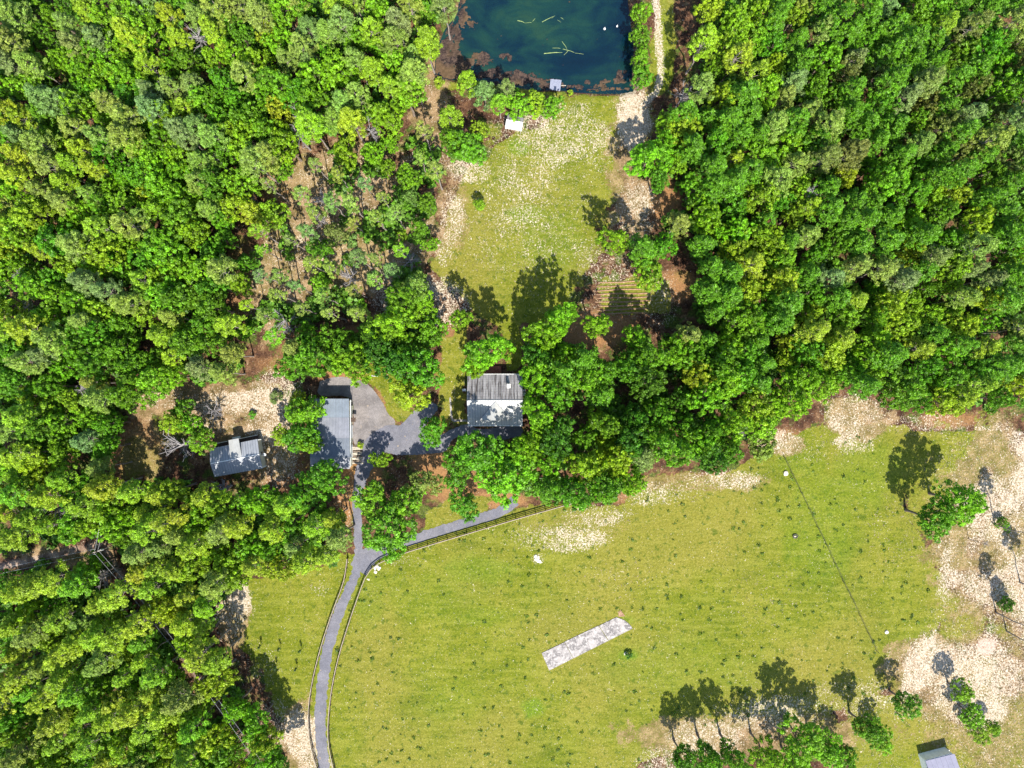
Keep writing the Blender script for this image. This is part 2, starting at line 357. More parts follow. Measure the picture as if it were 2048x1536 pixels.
# straw / bare ellipses: cx, cy, rx, ry, weight
STRAW = [(1265, 240, 40, 70, .95), (1265, 430, 55, 80, .85), (1215, 535, 65, 50, .75), (1180, 500, 40, 30, .7), (1110, 310, 140, 110, .52), (1080, 250, 60, 25, .6), (1110, 420, 110, 80, .50), (935, 340, 50, 30, .8),
         (905, 440, 30, 70, .75), (890, 500, 25, 40, .6), (1000, 480, 130, 80, .5), (1100, 530, 90, 60, .42), (1190, 300, 60, 70, .55), (1040, 400, 120, 160, .36), (960, 320, 60, 50, .5), (1060, 560, 60, 40, .35), (880, 600, 60, 60, .7), (790, 590, 60, 60, .6), (1200, 620, 60, 50, .6), (1320, 600, 40, 70, .55),
         (700, 430, 190, 170, .50), (570, 470, 60, 90, .62), (610, 380, 90, 70, .45), (560, 600, 90, 80, .5), (850, 330, 70, 50, .45), (690, 560, 90, 60, .35),
         (490, 805, 150, 28, 1.0), (330, 800, 70, 22, .8), (560, 790, 60, 60, .62), (530, 850, 60, 50, .72), (560, 930, 50, 60, .5), (300, 870, 60, 60, .3), (440, 840, 70, 30, .55),
         (1700, 830, 85, 50, .95), (1710, 880, 50, 28, .95), (1640, 900, 70, 30, .3), (1850, 850, 120, 25, .65), (1990, 930, 120, 80, .95), (2050, 1010, 120, 110, 1.05), (1950, 1090, 90, 90, .72), (2040, 1200, 120, 130, .85), (1960, 1260, 90, 90, .8),
         (2000, 1400, 130, 120, .85), (1880, 1340, 80, 80, .75), (1830, 1400, 60, 60, .7), (1930, 1500, 120, 80, .6), (1820, 1330, 50, 50, .5), (1760, 1500, 100, 60, .45), (1790, 1060, 60, 70, .4), (1700, 1400, 120, 50, .5), (1570, 1430, 140, 55, .6),
         (1420, 1480, 90, 50, .6), (1320, 1530, 60, 40, .6), (1100, 1075, 110, 32, .78), (1190, 1030, 80, 24, .75), (1130, 1050, 60, 25, .3), (1300, 985, 140, 24, .55), (1440, 960, 90, 22, .6), (1075, 1118, 14, 10, 1.1), (1550, 880, 60, 30, .6), (800, 1120, 60, 14, .35),
         (1530, 1200, 80, 60, .28), (1250, 1160, 80, 40, .25), (480, 1200, 26, 50, .95), (455, 1250, 30, 50, .85), (500, 1330, 60, 60, .45), (600, 1470, 40, 55, .8), (630, 1530, 40, 50, .6), (545, 1440, 40, 50, .5), (640, 1180, 25, 15, .45),
         (690, 1000, 22, 90, .4), (120, 1115, 110, 22, .55), (200, 1085, 40, 22, .6), (310, 1240, 22, 40, .6), (365, 1310, 22, 40, .5), (20, 600, 60, 60, .4), (840, 640, 50, 40, .35), (870, 220, 40, 90, .3), (690, 740, 80, 14, .3), (1280, 1000, 30, 12, .6), (640, 960, 70, 40, .2)]
TAN = [(1080, 420, 190, 260, .43), (700, 430, 200, 180, 1), (570, 560, 110, 120, .9), (430, 810, 190, 50, 1), (520, 880, 120, 90, .8), (860, 220, 50, 110, .8), (850, 340, 80, 60, .6), (1700, 840, 90, 50, .8), (2000, 1050, 170, 240, .66), (2000, 1400, 180, 180, .62), (1850, 1350, 100, 90, .7), (1500, 1470, 300, 50, .7),
       (1150, 1050, 150, 30, .5), (1390, 965, 190, 20, .6), (1260, 330, 60, 220, .7), (905, 430, 45, 110, .6), (470, 1230, 32, 90, .8), (600, 1480, 45, 80, .8), (120, 1115, 130, 26, .8), (1550, 885, 70, 26, .7), (310, 1250, 25, 60, .7), (880, 610, 70, 60, .4), (300, 900, 70, 80, .6)]
ORANGE = [(660, 745, 60, 16, 1), (700, 750, 60, 12, 1), (780, 800, 30, 50, .8), (740, 670, 60, 22, 1), (905, 690, 30, 60, .7), (895, 740, 30, 50, .6), (730, 950, 40, 40, 1), (690, 990, 18, 70, 1), (900, 960, 60, 40, 1), (560, 910, 70, 80, .5), (1000, 1000, 60, 18, 1), (1170, 660, 110, 40, 1), (600, 730, 90, 20, .6), (1350, 570, 60, 30, .9), (1330, 400, 40, 50, .9),
          (270, 900, 60, 60, .8), (560, 390, 40, 50, .8), (490, 560, 40, 90, .6), (1250, 980, 50, 30, .8), (860, 900, 40, 60, .9), (1560, 880, 80, 25, .7), (1420, 960, 120, 16, .6), (1900, 840, 60, 18, .8), (620, 700, 60, 40, .7)]
LUSH = [(1065, 1415, 26, 22, .9), (1260, 1310, 22, 12, .9), (960, 1140, 80, 28, .45), (1640, 1060, 70, 120, .35), (1100, 480, 60, 60, .3), (1052, 430, 40, 20, .6), (1180, 178, 90, 8, .9), (880, 1190, 120, 50, .2), (1040, 295, 22, 16, .8), (1250, 1240, 20, 10, .5), (740, 1200, 30, 60, .3), (970, 1230, 60, 20, .3), (1330, 1330, 120, 60, .25), (910, 1400, 60, 40, .2), (640, 1350, 12, 60, .3), (1740, 950, 80, 60, .4), (1600, 930, 60, 20, .3), (1500, 1350, 90, 40, .25), (1330, 90, 12, 110, .4)]
TRACKS = [([(1306, -80), (1314, 20), (1318, 100), (1322, 150), (1312, 185), (1290, 205)], 7, 1.0), ([(1975, 930), (1900, 990), (1925, 1100), (1930, 1190), (1895, 1240), (1870, 1300)], 4, .5), ([(1130, 218), (1200, 228), (1260, 238)], 5, .35), ([(560, 330), (545, 460), (540, 520)], 8, .45), ([(1560, 1360), (1700, 1400)], 4, .3), ([(905, 770), (900, 850)], 2.5, .6)]

def blobs(px, py, L, wob, amp=.35):
    r = np.zeros(px.shape)
    for cx, cy, rx, ry, w in L:
        d = np.sqrt(((px - cx) / rx) ** 2 + ((py - cy) / ry) ** 2) + (wob - .5) * amp * 2
        r = np.maximum(r, w * smooth01((1.25 - d) / .6))
    return r

# ------------------------------------------------------------------ ground sheet with the pond hollow
def make_ground():
    xs = np.concatenate([[-6000, -2500, -1000, -420, -240], np.arange(-150, 150.01, .5), [240, 420, 1000, 2500, 6000]])
    ys = np.concatenate([[-6000, -2500, -1000, -420, -200], np.arange(-118, 118.01, .5), [200, 420, 1000, 2500, 6000]])
    X, Y = np.meshgrid(xs, ys); px = X / S + 1024; py = 768 - Y / S
    near = (np.abs(X) < 170) & (np.abs(Y) < 130)
    w1 = fbm(X * .12, Y * .12, 3); w2 = fbm(X * .5, Y * .5, 9); wob = .5 * w1 + .5 * w2
    jx = px + (fbm(X * .35, Y * .35, 21) - .5) * 34; jy = py + (fbm(X * .35, Y * .35, 22) - .5) * 34
    grass = smooth01((np.maximum.reduce([poly_sd(jx, jy, p) for p in [FIELD, PADDOCK, CLEARING] + LAWNS]) + 9) / 18) * near
    straw = blobs(px, py, STRAW, wob, .7) * (.55 + .9 * w2)
    wob3 = fbm(X * .045 + 9, Y * .045, 55, 3); straw = straw * (.66 + .62 * smooth01((wob3 - .30) / .35)); straw = np.where((px > 1800) & (py > 860), np.maximum(straw, .80 * smooth01((px - 1830 + (w1 - .5) * 120) / 60)), straw) 
    for pts, wd, w in TRACKS: straw = np.maximum(straw, w * smooth01((wd + 4 - line_d(jx * .25 + px * .75, jy * .25 + py * .75, pts)) / 6))
    corridor = line_d(px, py, [(-60, 1150), (60, 1128), (200, 1092)])
    straw = np.maximum(straw, .22 * (near > 0)); grass_sd = grass
    straw = np.where(grass_sd > .5, np.maximum(straw, .17 + .25 * (w1 > .56) * .4), straw)
    se = ((px > 1780) & (py > 860)); grass = np.maximum(grass, .62 * se * smooth01((fbm(X * .07, Y * .07, 77, 3) - .38) / .2))
    grass = np.maximum(grass, .55 * (blobs(px, py, TAN, wob, .7) > .4) * smooth01((fbm(X * .10, Y * .10, 78, 3) - .46) / .12))
    straw = straw * (1 - .55 * se * smooth01((fbm(X * .07, Y * .07, 77, 3) - .42) / .15)) * np.where(se, 1.05, 1)
    tan = blobs(px, py, TAN, wob, .7); orange = blobs(px, py, ORANGE, wob); lush = blobs(px, py, LUSH, wob, .6)
    trail = np.maximum(smooth01((9 - line_d(jx * .2 + px * .8, jy * .2 + py * .8, [(-60, 1140), (60, 1122), (200, 1088)])) / 5), smooth01((8 - line_d(jx * .2 + px * .8, jy * .2 + py * .8, [(212, 1105), (258, 1170), (308, 1225), (358, 1300), (408, 1370), (458, 1440), (510, 1520), (550, 1590)])) / 5))
    ash = smooth01((19 - np.sqrt((px - 1973) ** 2 + (py - 1293) ** 2) + (w2 - .5) * 10) / 4)
    sd = poly_sd(px, py, POND) * S
    Z = np.where(sd > -1.2, -smooth01((sd + 1.2) / 4.0) * 2.2, 0.0)
    Z += np.where(near & (sd < -1.5), (fbm(X * .3, Y * .3, 40) - .5) * .0, 0)
    grass = np.where(sd > -.4, 0, grass)
    ny, nx = X.shape; idx = np.arange(nx * ny).reshape(ny, nx)
    F = np.stack([idx[:-1, :-1], idx[:-1, 1:], idx[1:, 1:], idx[1:, :-1]], -1).reshape(-1, 4)
    V = np.stack([X, Y, Z], -1).reshape(-1, 3)
    me = np_mesh("ground", V, F, M['ground'], dict(grass=grass, straw=straw, tan=tan, orange=orange, lush=lush, ash=ash, trail=trail), smooth=True)
    tag(link("ground", me), kind='structure')
make_ground()

# pond water
mb = MB(); wz = -.45
ring = [G(x, y) for x, y in POND]
def offset_poly(pts, d):
    c = np.mean([p[:2] for p in pts], axis=0); out = []
    for p in pts:
        v = np.array(p[:2]) - c; L = np.linalg.norm(v); v = v * (L + d) / L; out.append((c[0] + v[0], c[1] + v[1], wz))
    return out
mb.wall(offset_poly(ring, 1.6)[::-1])
w = mb.build("pond_water", M['water'])
w.data.flip_normals() if w.data.polygons[0].normal.z < 0 else None
tag(w, kind='structure')

# floating algae mats along the pond's edges: one ragged raised sheet
def make_algae():
    x0, x1, y0, y1 = 866, 1272, -60, 190
    xs = np.arange(x0, x1, 1.3); ys = np.arange(y0, y1, 1.3); PX, PY = np.meshgrid(xs, ys)
    n1 = fbm(PX * .055, PY * .055, 5, 3); n2 = fbm(PX * .16, PY * .16, 7, 3)
    core = np.zeros(PX.shape)
    for cx, cy, rx, ry, w in [(885, 125, 26, 50, 1), (905, 75, 18, 40, .9), (925, 20, 12, 40, .9), (905, 115, 28, 22, 1), (930, 125, 36, 14, .95), (960, 118, 26, 16, .9), (1010, 112, 14, 8, .8), (1020, 150, 46, 12, .9), (1050, 160, 40, 8, 1), (990, 145, 22, 14, .8),
                             (935, 40, 14, 14, .65), (945, 35, 10, 10, .6), (1090, 170, 16, 8, .8), (1150, 172, 26, 5, .8), (1175, 163, 8, 6, .8), (1200, 170, 20, 5, .7), (1225, 160, 26, 6, .85), (1238, 148, 7, 10, .9), (1245, 142, 12, 4, .8), (1230, 176, 40, 4, .8), (1262, 165, 6, 14, .6), (880, 150, 20, 8, .75), (915, 145, 34, 10, .9), (955, 148, 26, 8, .85), (1000, 165, 30, 6, .8), (1195, 178, 60, 3, .7)]:
        core = np.maximum(core, w * smooth01(1.5 - np.sqrt(((PX - cx) / rx) ** 2 + ((PY - cy) / ry) ** 2)))
    m = (core + (n1 - .5) * .9 + (n2 - .5) * 1.3) > .60
    m &= poly_sd(PX, PY, POND) > 1
    h = .05 + .35 * np.clip(n2 - .3, 0, 1)
    idx = -np.ones(PX.shape, int); V = []; F = []
    def vid(i, j):
        if idx[i, j] < 0:
            p = G(PX[i, j] + (n1[i, j] - .5) * 6, PY[i, j] + (n2[i, j] - .5) * 5); idx[i, j] = len(V); V.append((p[0], p[1], wz + h[i, j]))
        return idx[i, j]
    for i in range(m.shape[0] - 1):
        for j in range(m.shape[1] - 1):
            if m[i, j]: F.append((vid(i + 1, j), vid(i + 1, j + 1), vid(i, j + 1), vid(i, j)))
    me = np_mesh("algae_mat", V, F, M['algae'], smooth=True)
    tag(link("algae_mat", me), "brown floating algae crust along the shallow edge of the pond", "algae", kind='stuff')
make_algae()

# sunken branches under the water, white buoys, dock
def twigs(name, pts, label):
    r = empty(name, G(*pts[0][0][:2], wz - .12), 0, label, "branch", "sunken branches in the pond"); o = r.location
    for k, (a, b, rad) in enumerate(pts):
        p, q = G(*a, wz), G(*b, wz); m = MB()
        rad *= .7; m.tube([(p[0] - o[0], p[1] - o[1], .1 - .0), ((p[0] + q[0]) / 2 - o[0] + .1, (p[1] + q[1]) / 2 - o[1] + .12, .13), (q[0] - o[0], q[1] - o[1], .05)], [rad, rad * .8, rad * .4])
        m.build("limb" if k == 0 else "side_branch", M['log'], r, True)
twigs("sunken_branch", [((1088, 107), (1130, 105), .16), ((1105, 96), (1126, 98), .08), ((1124, 83), (1136, 103), .1), ((1126, 98), (1155, 108), .1), ((1128, 110), (1140, 98), .07), ((1150, 106), (1175, 111), .06)], "pale forked dead branch lying under the water above the dock")
twigs("sunken_branch", [((1035, 41), (1052, 47), .14), ((1050, 46), (1068, 46), .07), ((1065, 43), (1072, 35), .07)], "thin pale branch under the water in the upper middle of the pond")
twigs("sunken_branch", [((1084, 44), (1111, 31), .12), ((1110, 31), (1098, 41), .05)], "long straight branch under the water by the forked ones")
twigs("sunken_branch", [((1121, 35), (1128, 41), .08), ((1115, 40), (1124, 48), .06)], "short twig under the water near the pond's upper middle")
for (x, y, s_, lb) in ((1209, 58, .30, "larger white float drifting on the open pond water"), (1234, 53, .22, "smaller grey white float near the tree lined bank of the pond")):
    r = empty("pond_float", G(x, y, wz), 0, lb, "float", "white floats on the pond")
    m = MB(); P = [(0, 0, -.1), (0, 0, .1), (0, 0, .35), (0, 0, .5)]; m.tube(P, [s_ * .7, s_, s_ * .8, .05], 10); m.build("hull", M['white'], r, True)
    m = MB(); m.tube([(0, 0, .5), (.05, .1, .85)], [.06, .03], 6); m.build("handle", M['wire'], r, True)

def local_quad(px4, z):
    return [G(x, y, z) for x, y in px4]

def make_dock():
    c = [(1101, 159), (1123, 161.5), (1120, 183), (1099, 180)]
    a, b, cc, d = [np.array(G(*p)[:2]) for p in c]; o = (a + b + cc + d) / 4
    r = empty("dock", (o[0], o[1], 0), 0, "small square dock of silver grey boards at the lower pond edge", "dock")
    n = 11; rng = random.Random(4)
    for i in range(n):
        t0, t1 = i / n + .006, (i + 1) / n - .006; e0, e1 = rng.uniform(-.02, .03), rng.uniform(-.02, .05); z = .32 + rng.uniform(-.015, .03)
        top0, top1, bo0, bo1 = a + (b - a) * t0, a + (b - a) * t1, d + (cc - d) * t0, d + (cc - d) * t1
        v = d - a
        q = [bo0 + v * e1, bo1 + v * e1, top1 - v * e0, top0 - v * e0]
        MB().slab([(p[0] - o[0], p[1] - o[1], z) for p in q], .05).build("board", M['dock_wood'], r)
    for k in (0.06, .94):
        for p, q in ((a, b), (d, cc)):
            s = p + (q - p) * k - o; MB().tube([(s[0], s[1], -1.8), (s[0], s[1], .26)], .1, 8).build("post", M['bark'], r)
    for p, q in ((a, b), (d, cc)):
        p_, q_ = p - o + (o - p) * .04, q - o + (o - q) * .04
        MB().tube([(p_[0], p_[1], .2), (q_[0], q_[1], .2)], .07, 4).build("bearer", M['bark'], r)
make_dock()
r = empty("driftwood_plank", G(1127, 172, wz), 0, "short pale plank floating on the algae beside the dock", "plank")
MB().box((0, 0, .25), (1.1, .14, .06), .02).build("plank", M['pale_wood'], r)

# ------------------------------------------------------------------ driveway
def ribbon(name, pts, widths, z, mat, seed=1, ragged=.22):
    C = catmull([(x, y) for x, y in pts], 5); W = np.interp(np.linspace(0, 1, len(C)), np.linspace(0, 1, len(widths)), widths)
    P = np.array([G(x, y)[:2] for x, y in C]); T = np.gradient(P, axis=0); T /= np.linalg.norm(T, axis=1)[:, None] + 1e-9; N = np.stack([-T[:, 1], T[:, 0]], 1)
    rng = np.random.RandomState(seed); V = []; F = []
    for i in range(len(P)):
        for k in range(5):
            s = (k / 4 - .5) * W[i] * S; 
            if k in (0, 4): s += rng.uniform(-ragged, ragged)
            V.append((*(P[i] + N[i] * s), z + (.0 if k in (0, 4) else .012)))
    for i in range(len(P) - 1):
        for k in range(4): F.append((i * 5 + k + 1, i * 5 + k, (i + 1) * 5 + k, (i + 1) * 5 + k + 1))
    me = np_mesh(name, V, F, mat)
    if me.polygons[0].normal.z < 0: me.flip_normals()
    return tag(link(name, me), kind='structure')

ribbon("driveway", [(668, 1640), (652, 1560), (643, 1490), (641, 1430), (645, 1370), (655, 1300), (672, 1240), (695, 1185), (711, 1150), (717, 1110), (716, 1060), (715, 1000), (722, 955), (738, 915), (757, 890)], [23, 23, 22, 22, 22, 22, 22, 22, 20, 17, 16, 16, 18, 30, 40], .02, M['asphalt'], 1)
ribbon("driveway_branch", [(716, 1140), (735, 1115), (770, 1098), (830, 1078), (890, 1058), (950, 1040), (985, 1030), (1005, 1020), (1030, 1000)], [40, 34, 20, 20, 20, 20, 20, 20, 22], .026, M['asphalt'], 2)
def patch(name, pts, z, mat, seed=0, step=4.0):
    """a paved area: ragged outline, one face fan from a triangulated ngon"""
    rng = np.random.RandomState(seed); loop = catmull(list(pts) + [pts[0]], step)[:-1]
    L = [(p[0] + rng.uniform(-.9, .9), p[1] + rng.uniform(-.9, .9)) for p in loop]
    m = MB(); m.wall([G(x, y, z) for x, y in L]); o = m.build(name, mat)
    if o.data.polygons[0].normal.z < 0: o.data.flip_normals()
    return tag(o, kind='structure')
patch("gravel_apron", [(640, 762), (672, 754), (702, 756), (728, 764), (745, 778), (762, 800), (775, 825), (790, 845), (775, 870), (748, 884), (722, 900), (706, 880), (702, 800), (640, 790)], .014, M['gravel'], 3)
patch("parking_pad", [(742, 868), (775, 850), (800, 850), (822, 828), (842, 808), (868, 806), (876, 818), (860, 838), (850, 862), (872, 872), (905, 858), (932, 848), (940, 850), (965, 858), (1035, 850), (1040, 872), (980, 880), (930, 872), (905, 880), (890, 902), (850, 908), (800, 910), (760, 904), (728, 905), (728, 885)], .034, M['asphalt'], 4)

# ------------------------------------------------------------------ buildings
def T3(p, o): return (p[0] - o[0], p[1] - o[1], p[2] - o[2])
UNIT = {}
def unit_cube(mat):
    if mat.name not in UNIT:
        m = MB().box((0, 0, 0), (1, 1, 1)); me = bpy.data.meshes.new("bar"); me.from_pydata(m.v, [], m.f); me.materials.append(mat); UNIT[mat.name] = me
    return UNIT[mat.name]
def bar(name, mat, parent, a, b, w, h):
    """a unit box stretched from a to b (local), w wide, h high"""
    a, b = Vector(a), Vector(b); d = b - a
    o = link(name, unit_cube(mat), parent); o.location = (a + b) / 2; o.scale = (max(d.length, .01), w, h)
    o.rotation_euler = (0, -math.atan2(d.z, math.hypot(d.x, d.y)), math.atan2(d.y, d.x)); return o

def roof_panels(parent, quad, n, mats, axis_u=True, th=.06, seams=True, name="roof_panel"):
    """quad corners: eave-left, eave-right, ridge-right, ridge-left (local 3D). n strips across u"""
    a, b, c, d = [np.array(p, float) for p in quad]
    for i in range(n):
        t0, t1 = i / n, (i + 1) / n; g = .012 / max(np.linalg.norm(b - a), 1)
        q = [a + (b - a) * (t0 + g), a + (b - a) * (t1 - g), d + (c - d) * (t1 - g), d + (c - d) * (t0 + g)]
        MB().slab([tuple(p) for p in q], th).build(name, mats[i % len(mats)], parent)
    if seams:
        m = MB(); k = max(2, int(np.linalg.norm(b - a) / .6))
        for i in range(k + 1):
            t = i / k; p, q = a + (b - a) * t, d + (c - d) * t
            if np.linalg.norm(q - p) > .3: m.tube([p + (0, 0, .02), q + (0, 0, .02)], .035, 4)
        o = m.build("roof_rib", M['seam'], parent); o['kind'] = 'stuff'

def wall_box(parent, x0, x1, y0, y1, h, mat, name="wall", t=.15):
    for (c, d) in ((((x0 + x1) / 2, y0, h / 2), (x1 - x0, t, h)), (((x0 + x1) / 2, y1, h / 2), (x1 - x0, t, h)), ((x0, (y0 + y1) / 2, h / 2), (t, y1 - y0 - t, h)), ((x1, (y0 + y1) / 2, h / 2), (t, y1 - y0 - t, h))):
        MB().box(c, d).build(name, mat, parent)

def main_house():
    ze, zr = 3.3, 6.3
    xw = G(935.5, 800, ze)[0]; xe = G(1045, 800, ze)[0]; yn = G(0, 748.5, ze)[1]; ys_ = G(0, 851.5, ze)[1]; yr = G(0, 800, zr)[1]
    cx, cy = (xw + xe) / 2, (yn + ys_) / 2
    r = empty("house", (cx, cy, 0), 0, "main house with weathered grey north roof slope and bright white south slope", "house")
    xw -= cx; xe -= cx; yn -= cy; ys_ -= cy; yr -= cy
    wall_box(r, xw + .5, xe - .5, ys_ + 2.4, yn - .5, 3.1, M['cream'])
    for x in (xw + .5, xe - .5):
        MB().add([(x - .07, ys_ + 2.4, 3.1), (x - .07, yn - .5, 3.1), (x - .07, yr, 6.0), (x + .07, ys_ + 2.4, 3.1), (x + .07, yn - .5, 3.1), (x + .07, yr, 6.0)], [(0, 1, 2), (5, 4, 3), (0, 3, 4, 1), (1, 4, 5, 2), (2, 5, 3, 0)]).build("gable_wall", M['cream'], r)
    # north slope: bands of weathered sheet
    roof_panels(r, [(xe, yn, ze), (xw, yn, ze), (xw, yr, zr), (xe, yr, zr)], 10, [M['roof_grey']])
    # south slope upper and the porch roof below it
    ym = G(0, 837, 4.2)[1] - cy; zm = zr - (zr - ze) * (yr - ym) / (yr - ys_)
    roof_panels(r, [(xw, ym, zm), (xe, ym, zm), (xe, yr, zr), (xw, yr, zr)], 8, [M['roof_white']])
    roof_panels(r, [(xw, ys_, ze - .35), (xe, ys_, ze - .35), (xe, ym - .01, zm - .12), (xw, ym - .01, zm - .12)], 8, [M['roof_white']], name="porch_roof_panel")
    for x in np.linspace(xw + .3, xe - .3, 6): MB().tube([(x, ys_ + .3, 0), (x, ys_ + .3, ze - .42)], .09, 8).build("porch_post", M['white'], r)
    MB().box((0, ys_ + 1.35, .18), (xe - xw - .6, 2.1, .3)).build("porch_floor", M['pale_wood'], r)
    MB().tube([(xw - .02, yr, zr + .02), (xe + .02, yr, zr + .02)], .10, 6).build("ridge_cap", M['seam'], r)
    # cross gable on the south slope
    ax = G(990.6, 803, zr - .15)[0] - cx; ay = G(0, 803, zr - .15)[1] - cy; az = zr - (zr - ze) * (yr - ay) / (yr - ys_) + .05
    lx = G(959, 837, zm)[0] - cx; rx = G(1022, 837, zm)[0] - cx; fz = zm + .06; front = ym - .35
    gz = az - .02
    ga = empty  # parts follow
    MB().slab([(lx, front, fz), (ax, front, gz), (ax, ay, gz + .02)], .04).build("dormer_slope", M['roof_white'], r)
    MB().slab([(ax, front, gz), (rx, front, fz), (ax, ay, gz + .02)], .04).build("dormer_slope", M['roof_white'], r)
    MB().add([(lx + .2, front + .05, fz - .3), (rx - .2, front + .05, fz - .3), (ax, front + .05, gz - .1), (lx + .2, front + .15, fz - .3), (rx - .2, front + .15, fz - .3), (ax, front + .15, gz - .1)], [(0, 1, 2), (5, 4, 3), (0, 3, 4, 1), (1, 4, 5, 2), (2, 5, 3, 0)]).build("dormer_wall", M['cream'], r)
    for p_, q_ in (((lx, front, fz + .03), (ax, ay, gz + .03)), ((rx, front, fz + .03), (ax, ay, gz + .03)), ((lx, front - .03, fz - .12), (rx, front - .03, fz - .12))): MB().tube([p_, q_], .07, 5).build('valley_flashing', M['seam'], r)
    # chimney flue
    cp = G(1017.3, 772, 6.3); x, y = cp[0] - cx, cp[1] - cy; zc = ze + (zr - ze) * (yn - y) / (yn - yr)
    ch = MB().box((x, y, zc + .55), (.62, .8, 1.6)).build("chimney", M['metal_box'], r)
    MB().box((x, y, zc + 1.38), (.76, .94, .08)).build("chimney_cap", M['white'], ch)
    for dy in (-.2, .2): MB().tube([(x, y + dy, zc + 1.4), (x, y + dy, zc + 1.62)], .11, 8).build("flue", M['black'], ch)
    # gutters
    for yy, zz in ((yn + .04, ze - .03), (ys_ - .04, ze - .38)): MB().tube([(xw, yy, zz), (xe, yy, zz)], .07, 5).build("gutter", M['white'], r)
    for yy in (yn - .5, ys_ + 2.4):
        for x in (-4.3, -1.5, 1.5, 4.3):
            sgn = 1 if yy > 0 else -1
            f = MB().box((x, yy + sgn * .09, 1.6), (1.1, .06, 1.3)).build("window", M['white'], r); MB().box((x, yy + sgn * .13, 1.6), (.94, .04, 1.14)).build("pane", M['black'], f)
    d = MB().box((0, ys_ + 2.3, 1.25), (1.0, .08, 2.05)).build("door", M['deck_red'], r)
    return r
main_house()
# things round the house
for (x, y, sx, sy, lb) in ((928.5, 780, .85, .55, "white air conditioner unit standing on the lawn west of the house"), (1048, 780.5, .7, .5, "upper grey air conditioner unit tight against the east wall of the house"), (1048, 788.5, .75, .75, "lower grey air conditioner with round fan against the east wall of the house")):
    p = G(x, y, .9); r = empty("air_conditioner", (p[0], p[1], 0), 0, lb, "air conditioner", "air conditioners beside the house")
    MB().box((0, 0, .45), (sx, sy, .9)).build("case", M['metal_box'], r); m = MB(); m.tube([(0, 0, .9), (0, 0, .93)], min(sx, sy) * .36, 12); m.build("fan_ring", M['black'], r)
    MB().tube([(0, 0, .9), (0, 0, .96)], .08, 8).build("fan_hub", M['white'], r)
p = G(1047.5, 810, .6); r = empty("gas_bottle", (p[0], p[1], 0), 0, "small white gas bottle by the east wall of the house", "gas bottle")
MB().tube([(0, 0, 0), (0, 0, .1), (0, 0, .6), (0, 0, .75)], [.12, .17, .17, .05], 10).build("cylinder_body", M['white'], r, True); MB().tube([(0, 0, .75), (0, 0, .86)], .05, 6).build("valve", M['wire'], r)
p = G(985, 741, .5); r = empty("back_deck", (p[0], p[1], 0), 0, "small red stained wooden deck behind the house under a tree", "deck")
for i in range(9): MB().box((0, -1.0 + i * .25, .45), (4.2, .235, .05)).build("board", M['deck_red'], r)
for x in (-1.9, 1.9):
    for y in (-.9, .9): MB().box((x, y, .2), (.12, .12, .42)).build("post", M['deck_red'], r)

